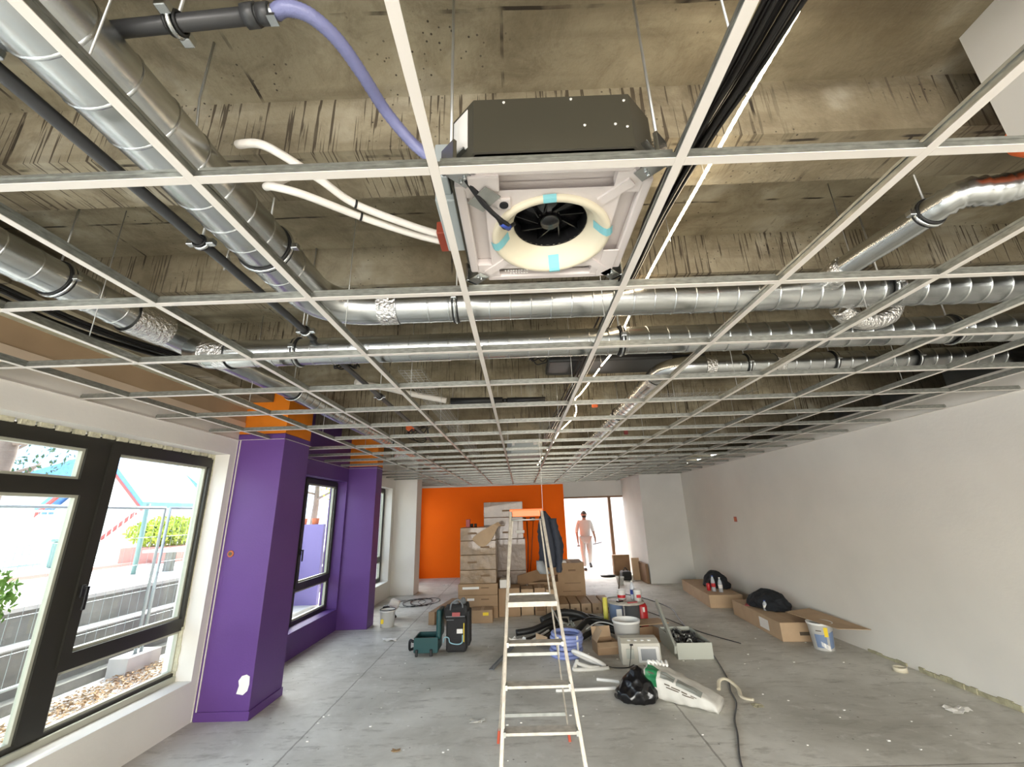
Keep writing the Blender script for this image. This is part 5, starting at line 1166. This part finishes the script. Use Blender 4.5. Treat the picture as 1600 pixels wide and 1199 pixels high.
    blob([((0, -.035, 1.56+.012*i), (.086*math.cos(i*.16), 0, 0), (0, .092*math.cos(i*.16), 0)) for i in range(9)], 20, 1, .01).build('hair', 'hair', P, smooth=True)
    blob([((0, -.085, 1.455+.012*i), (.03+.035*math.sin((i+1)*.45), 0, 0), (0, .022+.012*math.sin(i*.5), 0)) for i in range(6)], 16, 2, .02).build('beard', 'hair', P, smooth=True)
    B().add([(-.012, -.105, 1.525), (.012, -.105, 1.525), (0, -.130, 1.528), (0, -.105, 1.57)], [(0, 1, 2), (0, 2, 3), (1, 3, 2), (0, 3, 1)]).build('nose', 'skin', P)
    for s in (-1, 1):
        B().lathe([(0, -.004), (.010, 0), (0, .004)], 10, 'Y', (s*.03, -.108, 1.565)).build('eye', 'label', P)
        B().lathe([(0, -.012), (.022, -.006), (.022, .006), (0, .012)], 12, 'X', (s*.084, -.03, 1.545)).build('ear', 'skin', P)
    B().box(-.022, .022, -.114, -.104, 1.498, 1.505).build('mouth', 'redlabel', P)
    B().box(-.12, -.025, -.17, .05, 0, .07, bev=.03).build('shoe', 'shoe', P); 
    B().box(.075, .165, -.02, .20, 0, .07, Matrix.Translation((0, .08, .045)) @ Matrix.Rotation(.45, 4, 'X'), bev=.03).build('shoe', 'shoe', P)
    return P
person()
tag(B().box(-.13, .13, -.06, .06, 0, .025, Matrix.Rotation(-.2, 4, 'Y'), bev=.006).build('plastering_trowel', 'greyfab', loc=(2.24, 13.20, .715)), 'flat grey trowel held in one hand by the walking person', 'trowel')
tag(B().tube([(0, 0, .02), (.02, -.02, -.05)], .014, 8).box(-.03, .05, -.03, .0, -.09, -.05, None, bev=.006).build('hand_tool', 'greyfab', loc=(1.66, 13.17, .74)), 'small pale tool held in the other hand by the walking person', 'tool')

# ================================================================ OUTSIDE THE WINDOWS
XO = TW
struct(B().box(-4.1, XO-.005, -4, 12.0, -.3, .0).box(-5.0, -4.1, -4, 12, -.3, .05).build('outside_path', 'kerb'))
struct(B().box(-5.25, -5.0, -4, 30, -.3, .86).build('outside_retaining_wall', 'cement'))
struct(B().box(-5.0, -4.80, -4, 30, -.3, .56).box(-4.80, -4.66, -4, 30, -.3, .14).build('outside_kerb', 'cement'))
struct(B().box(-5.27, -4.985, -4, 30, .86, .90).box(-5.0, -4.785, -4, 30, .56, .575).build('outside_kerb_cap', 'kerb'))
struct(B().box(-60, -5.25, -20, 60, .5, .86).build('outside_ground', 'paving'))
struct(B().box(-60, -5.0, 30, 60, -.3, .5).box(-4.9, 60, 22, 60, -.3, -.02).box(-12, 60, -60, -6, -.3, -.02).box(-4.66, TW, 12, 22, -.3, -.02).build('outside_street', 'paving'))
struct(B().box(-7.9, -7.8, 2, 14, .86, .93).build('outside_red_kerb', 'redkerb'))
# dry leaves below the window
R_ = random.Random(5); b = B()
for k in range(2200):
    x, y = R_.uniform(-4.45, -4.02)+R_.gauss(0, .03), R_.uniform(3.6, 6.2); s = R_.uniform(.012, .028); a = R_.uniform(0, 6.28); c, d = math.cos(a)*s, math.sin(a)*s; z = .052+R_.uniform(.002, .04)
    b.add([(x-c, y-d, z), (x+d*.5, y-c*.5, z+R_.uniform(0, .015)), (x+c, y+d, z+.004), (x-d*.5, y+c*.5, z+R_.uniform(0, .015))], [(0, 1, 2, 3)])
tag(b.build('leaf_litter', 'litter'), 'dry brown leaves gathered outside along the foot of the window', 'leaves', None, 'stuff')
# temporary fence panels on a block
def fence(y0, y1, lab, x=-4.5, z0=.22, z1=1.84):
    r = thing('site_fence', lab, 'fence', (x, (y0+y1)/2, 0), 0, 'site fence panels outside the window')
    L = (y1-y0)/2
    b = B().tube([(0, -L, z0), (0, -L, z1), (0, L, z1), (0, L, z0)], .019, 10).tube([(0, -L, z0+.1), (0, L, z0+.1)], .015, 8); b.build('frame', 'fencem', r)
    b = B(); n = int(2*L/.11)
    for k in range(1, n): y = -L+2*L*k/n; b.tube([(0, y, z0+.1), (0, y, z1)], .0022, 4, cap=False)
    for z in (.6, .9, 1.2, 1.5): b.tube([(0, -L, z), (0, L, z)], .0025, 4, cap=False)
    b.build('mesh', 'fencem', r)
fence(2.0, 5.42, 'site fence panel seen through the nearest window, left of the block'); fence(5.50, 8.9, 'site fence panel beyond the concrete block, right of the first panel'); fence(-1.5, 1.92, 'site fence panel nearest the camera outside')
tag(B().prism([(-.11, -.22), (.11, -.22), (.12, .22), (-.12, .22)], 0, .18).build('concrete_block', 'kerb', loc=(-4.52, 5.46, .05)), 'pale concrete block holding the feet of two fence panels', 'block')
# far railing in front of the house
r = thing('metal_railing', 'tall vertical bar railing in front of the gabled house', 'railing', (-10, 10, .86))
b = B()
for k in range(80): y = -5+k*.13; b.box(-.008, .008, y-.008, y+.008, 0, 1.15)
b.box(-.02, .02, -5, 5.4, 1.1, 1.14).box(-.02, .02, -5, 5.4, .05, .09); b.build('bars', 'fencem', r)
tag(B().tube([(-6.5, 7.45, .86), (-6.5, 7.45, 2.0)], .035, 10).build('green_post', 'greenm'), 'green-grey steel post in the court beyond the nearest window', 'post')
# gabled house
H_ = thing('gabled_house', 'cream gabled house with a blue roof edge and red trim seen through the nearest window', 'house', (-13.6, 15, .86))
b = B(); pr = [(-3.0, 0), (1.25, 0), (1.25, 1.55), (0.0, 2.75), (-3.0, .9)]
loc = Matrix(((1, 0, 0, 0), (0, 0, 1, 0), (0, 1, 0, 0), (0, 0, 0, 1)))
B().prism([(-1.7, 0), (1.25, 0), (1.25, 1.50), (-.15, 2.80), (-1.7, 1.35)], -1.0, 1.4, loc).build('wall', 'render', H_)
B().prism([(-2.0, 1.20), (-.15, 2.95), (1.50, 1.30), (1.50, 1.48), (-.15, 3.15), (-2.0, 1.38)], -1.35, 1.6, loc).build('roof', 'blueroof', H_)
B().prism([(-2.0, 1.10), (-.15, 2.83), (1.50, 1.20), (1.50, 1.31), (-.15, 2.96), (-2.0, 1.21)], -1.36, -1.28, loc).build('red_trim', 'redtrim', H_)
b = B().beam((1.2, -1.2, 1.15), (-.15, -1.2, .05), .08, .08).beam((-.15, -1.2, .05), (-.7, -1.2, .3), .08, .08); b.build('red_brace', 'redtrim', H_)
# blue roofed building left behind
H2_ = thing('blue_roofed_building', 'long low building with a bright blue roof behind the gabled house', 'building', (-21, 17, .86))
B().box(-5, 3, -2, 6, 0, 2.6).build('wall', 'render', H2_); B().add([(-5.5, -2.4, 2.6), (3.5, -2.4, 2.6), (3.5, 2, 4.6), (-5.5, 2, 4.6), (-5.5, 6.4, 2.6), (3.5, 6.4, 2.6)], [(0, 1, 2, 3), (3, 2, 5, 4), (0, 3, 4), (1, 5, 2)]).build('roof', 'blueroof', H2_)
# pale blocks of flats
for (x, y, w_, d, h_, lab) in ((-16, 30, 7, 8, 9, 'pale grey block of flats far beyond the gabled house'), (-33, 20, 6, 10, 8, 'pale building at the far left beyond the court')):
    H3_ = thing('apartment_building', lab, 'building', (x, y, .86)); B().box(-w_/2, w_/2, -d/2, d/2, 0, h_).build('wall', 'palehouse', H3_)
    for k in range(3):
        for i in range(3): B().box(-w_/2+1+k*2, -w_/2+2+k*2, -d/2-.03, -d/2+.02, 1.2+i*2.6, 2.6+i*2.6).build('window', 'winblue', H3_)
def foliage(c, s, n, size, seed, b=None):
    R = random.Random(seed); b = b or B()
    for k in range(n):
        u = Vector((R.gauss(0, 1), R.gauss(0, 1), R.gauss(0, 1))).normalized()*(R.random()**.4); p = Vector((c[0]+u.x*s[0], c[1]+u.y*s[1], c[2]+u.z*s[2]))
        e = Euler((R.uniform(0, 6.3), R.uniform(0, 6.3), R.uniform(0, 6.3))).to_matrix(); a = size*R.uniform(.6, 1.3)
        b.add([p+e @ Vector((-a, 0, 0)), p+e @ Vector((0, -a*.45, 0)), p+e @ Vector((a, 0, 0)), p+e @ Vector((0, a*.45, 0))], [(0, 1, 2, 3)])
    return b
r = thing('round_bush', 'yellow green clipped bush in a brick planter seen through the nearest window', 'bush', (-8.0, 9.9, .86))
foliage((0, 0, .62), (.75, .80, .34), 2600, .05, 3).build('foliage', 'leafy', r); foliage((0, 0, .6), (.6, .65, .25), 300, .05, 4).build('inner_leaves', 'leafd', r)
B().box(-.5, .5, -.6, .6, 0, .32).build('planter', 'redkerb', r)
r = thing('garden_table', 'weathered picnic table in the sunny court beside the round bush', 'table', (-6.2, 8.2, .86))
B().box(-.35, .35, -.6, .6, .32, .36).build('table_top', 'kerb', r); B().box(-.06, .06, -.45, -.35, 0, .32).build('leg', 'cement', r); B().box(-.06, .06, .35, .45, 0, .32).build('leg', 'cement', r)
B().box(.40, .6, -.6, .6, .18, .21).build('bench_seat', 'kerb', r)
r = thing('leafy_shrub', 'green shrub at the left edge outside the nearest window', 'shrub', (-4.12, 3.35, .0))
foliage((0, 0, 1.12), (.20, .30, .26), 700, .035, 6).build('foliage', 'leaf', r); B().tube([(0, 0, 0), (.02, .02, .8)], .02, 6).build('stem', 'bark', r)
def tree(name, lab, loc, h, cr, seed, m='leaf', r0=.12, n=1500, ls=.07):
    r = thing(name, lab, 'tree', loc, 0, 'trees outside the windows'); R = random.Random(seed); b = B().tube([(0, 0, 0), (.05, .05, h*.35), (.0, .1, h*.7)], [r0, r0*.8, r0*.45], 10)
    tips = []
    for k in range(7):
        a = R.uniform(0, 6.28); z0 = h*R.uniform(.35, .65); p = Vector((cr*.8*math.cos(a), cr*.8*math.sin(a), z0+h*R.uniform(.1, .35))); b.tube(curve([(0, .05, z0), (p.x*.5, p.y*.5, z0+.2), p], 4), [r0*.3]*8+[r0*.1], 6); tips.append(p)
    b.build('trunk', 'bark', r); f = B()
    for k, p in enumerate(tips): foliage(p, (cr*.5, cr*.5, cr*.4), n//7, ls, seed+k, f)
    f.build('crown', m, r); return r
tree('sparse_tree', 'sparse tree with hanging twigs in the court, upper left pane', (-9.0, 6.9, .86), 3.6, 1.0, 21, 'leafd', .10, 420, .045)
tree('leafy_tree', 'bright green tree seen through the second window above the wall', (-7.3, 15.2, .86), 3.6, 1.2, 22, 'leafy', .12, 1500, .06)
tree('plane_tree', 'pale trunked tree at the left edge of the nearest window', (-6.1, 4.75, .86), 4.6, 1.2, 23, 'leaf', .13, 300, .05)
r = thing('green_bin', 'dark green bin beside the railing in the court', 'bin', (-9.5, 9.2, .86)); B().box(-.2, .2, -.2, .2, 0, .5, bev=.03).build('body', 'greenm', r); B().box(-.22, .22, -.22, .22, .5, .56, bev=.02).build('lid', 'greenm', r)
r = thing('reflection_panel', 'purple painted panel standing outside the second window', 'panel', (-4.2, 9.0, .05)); B().box(-.4, .15, -.05, .05, 0, 1.5).build('board_sheet', mat('reflection_lilac', (.26, .21, .46), .6), r)  # added panel, its lilac stands in for the pillar mirrored in the glass
for k in range(2): B().lathe([(0, 0), (.06, 0), (.075, .12), (0, .12)], 14, 'Z', (-.3+.25*k, 0, 1.5)).build('pot', 'terracotta', r)
